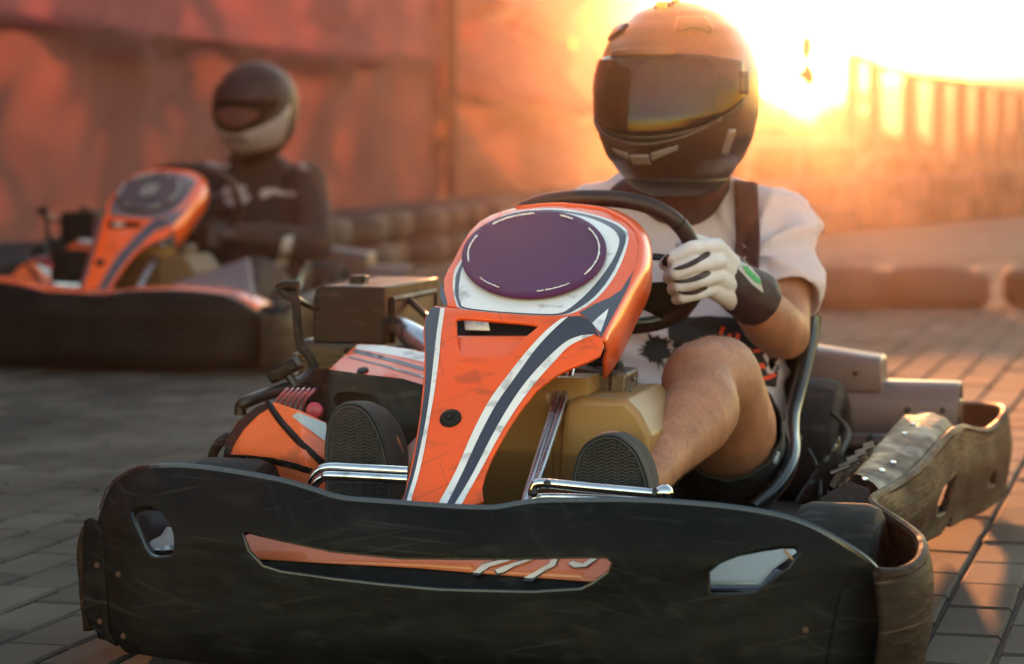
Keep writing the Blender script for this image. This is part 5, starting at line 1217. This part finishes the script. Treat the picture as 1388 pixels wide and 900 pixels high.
hp2('chin_vent', 'helmet_trim', -.35, .35, lambda u: -.72, lambda u: -.82, .03, n=10, k=2, th=.003)
LS2, RS2 = Q(414, 248, 1.34), Q(278, 246, 1.36); LE2, RE2 = Q(428, 330, 1.18), Q(262, 330, 1.18); LW2, RW2 = Q(315, 318, .95), Q(250, 300, .95)
ts2 = [(Q(352, 410, 1.22), .14, .11), (Q(352, 380, 1.25), .17, .135), (Q(352, 340, 1.31), .172, .135), (Q(350, 300, 1.35), .178, .13), (Q(349, 262, 1.37), .178, .12), (Q(348, 238, 1.38), .16, .10), (Q(348, 222, 1.37), .115, .08), (Q(347, 208, 1.35), .075, .07)]
KL2, KR2 = Q(352, 378, .78), Q(232, 372, .78); 
AL2, AR2 = Q(318, 420, .46), Q(140, 408, .46)
b2 = merge(ringloft(ts2), MB().limb([(Q(347, 212, 1.35), .07), (Q(347, 180, 1.28), .06)]), MB().ball(Q(347, 155, 1.2), (.075, .09, .11)),
    MB().limb([(LS2, .074), (LS2.lerp(LE2, .5), .066), (LE2, .056)]), MB().limb([(LE2, .056), (LW2, .042)]), MB().limb([(RS2, .074), (RS2.lerp(RE2, .5), .066), (RE2, .056)]), MB().limb([(RE2, .056), (RW2, .042)]),
    MB().limb([(Q(372, 415, 1.2), .10), (KL2, .070)]), MB().limb([(KL2, .066), (KL2.lerp(AL2, .4), .064), (AL2, .046), (AL2 + Vector((-.01, -.05, .01)), .045)]), MB().limb([(Q(330, 415, 1.2), .10), (KR2, .070)]), MB().limb([(KR2, .066), (AR2, .046), (AR2 + Vector((-.01, -.05, .01)), .045)]))
b2m = remesh(b2, .009, 5, .5); wrinkle(b2m, .006, 12, 2); 
b2m.build('overalls', 'suit_black', d2, origin=ORG2, sharp=180)
for w_, sg in ((LW2, 1), (RW2, -1)):
    ms = [MB().limb([(w_, .036), (w_ + Vector((-.02 * sg, -.05, .0)), .03)])]
    for k in range(4):
        o = w_ + Vector((-.02 * sg, -.055, .03 - .02 * k)); ms.append(MB().limb([(o, .013), (o + Vector((-.03 * sg, -.035, .002)), .0125), (o + Vector((-.06 * sg, -.02, .0)), .011)]))
    o = w_ + Vector((-.02 * sg, -.02, .035)); ms.append(MB().limb([(o, .014), (o + Vector((-.03 * sg, -.01, .012)), .012), (o + Vector((-.05 * sg, -.005, .008)), .0105)]))
    remesh(merge(*ms), .005, 2).build('glove', 'glove_dark', d2, origin=ORG2, sharp=180)
s2 = bvh_surf([b2m], K2, lambda x, y: Q(x, y, 1.25))
def drape2(poly, m, nm): sheet(poly, s2, step=4, off=.005, frame=K2).build(nm, m, d2, origin=ORG2, sharp=180)
drape2([(352, 262), (356, 256), (370, 255), (382, 259), (392, 258), (402, 262), (398, 267), (384, 265), (372, 262), (362, 266), (356, 270)], 'logo_grey', 'chest_logo')
drape2([(300, 262), (306, 252), (316, 256), (324, 250), (334, 252), (332, 262), (340, 266), (334, 276), (322, 274), (316, 280), (306, 276)], 'logo_grey', 'chest_logo')
drape2([(394, 218), (404, 212), (418, 212), (424, 218), (412, 220), (400, 224)], 'logo_grey', 'shoulder_patch')
drape2([(278, 216), (290, 211), (298, 214), (292, 222), (280, 226)], 'logo_grey', 'shoulder_patch')
drape2([(374, 360), (384, 322), (398, 318), (396, 330), (388, 362)], 'logo_grey', 'leg_patch')
for a in (AL2, AR2):
    m_ = MB(); pts = [(-.04, -.05), (-.045, .0), (-.03, .06), (.0, .075), (.03, .06), (.045, 0), (.04, -.05)]
    m_.rings([[a + Vector((x * k, dy, z * k)) for x, z in pts] for dy, k in ((-.13, .94), (-.125, 1.0), (-.11, 1.0), (-.06, .9), (.0, .6))]); m_.build('shoe', 'sole_rubber', d2, origin=ORG2)

# ================================================================== AIR
HAZE_DENSITY, HAZE_G = 0.00092, 0.95
hz = MB().box((0, 38, 1.5), (270, 104, 5.6)).build('haze', 'joint_sand', smooth=False)
tag(hz, kind='stuff')
hm = bpy.data.materials.new('haze'); hm.use_nodes = True; nt = hm.node_tree
for n_ in list(nt.nodes):
    if n_.type != 'OUTPUT_MATERIAL': nt.nodes.remove(n_)
vol = nt.nodes.new('ShaderNodeVolumePrincipled'); vol.inputs['Density'].default_value = HAZE_DENSITY; vol.inputs['Anisotropy'].default_value = HAZE_G
vol.inputs['Color'].default_value = (0.95, 0.80, 0.76, 1)
nt.links.new(vol.outputs[0], [n_ for n_ in nt.nodes if n_.type == 'OUTPUT_MATERIAL'][0].inputs['Volume'])
hz.data.materials.clear(); hz.data.materials.append(hm)
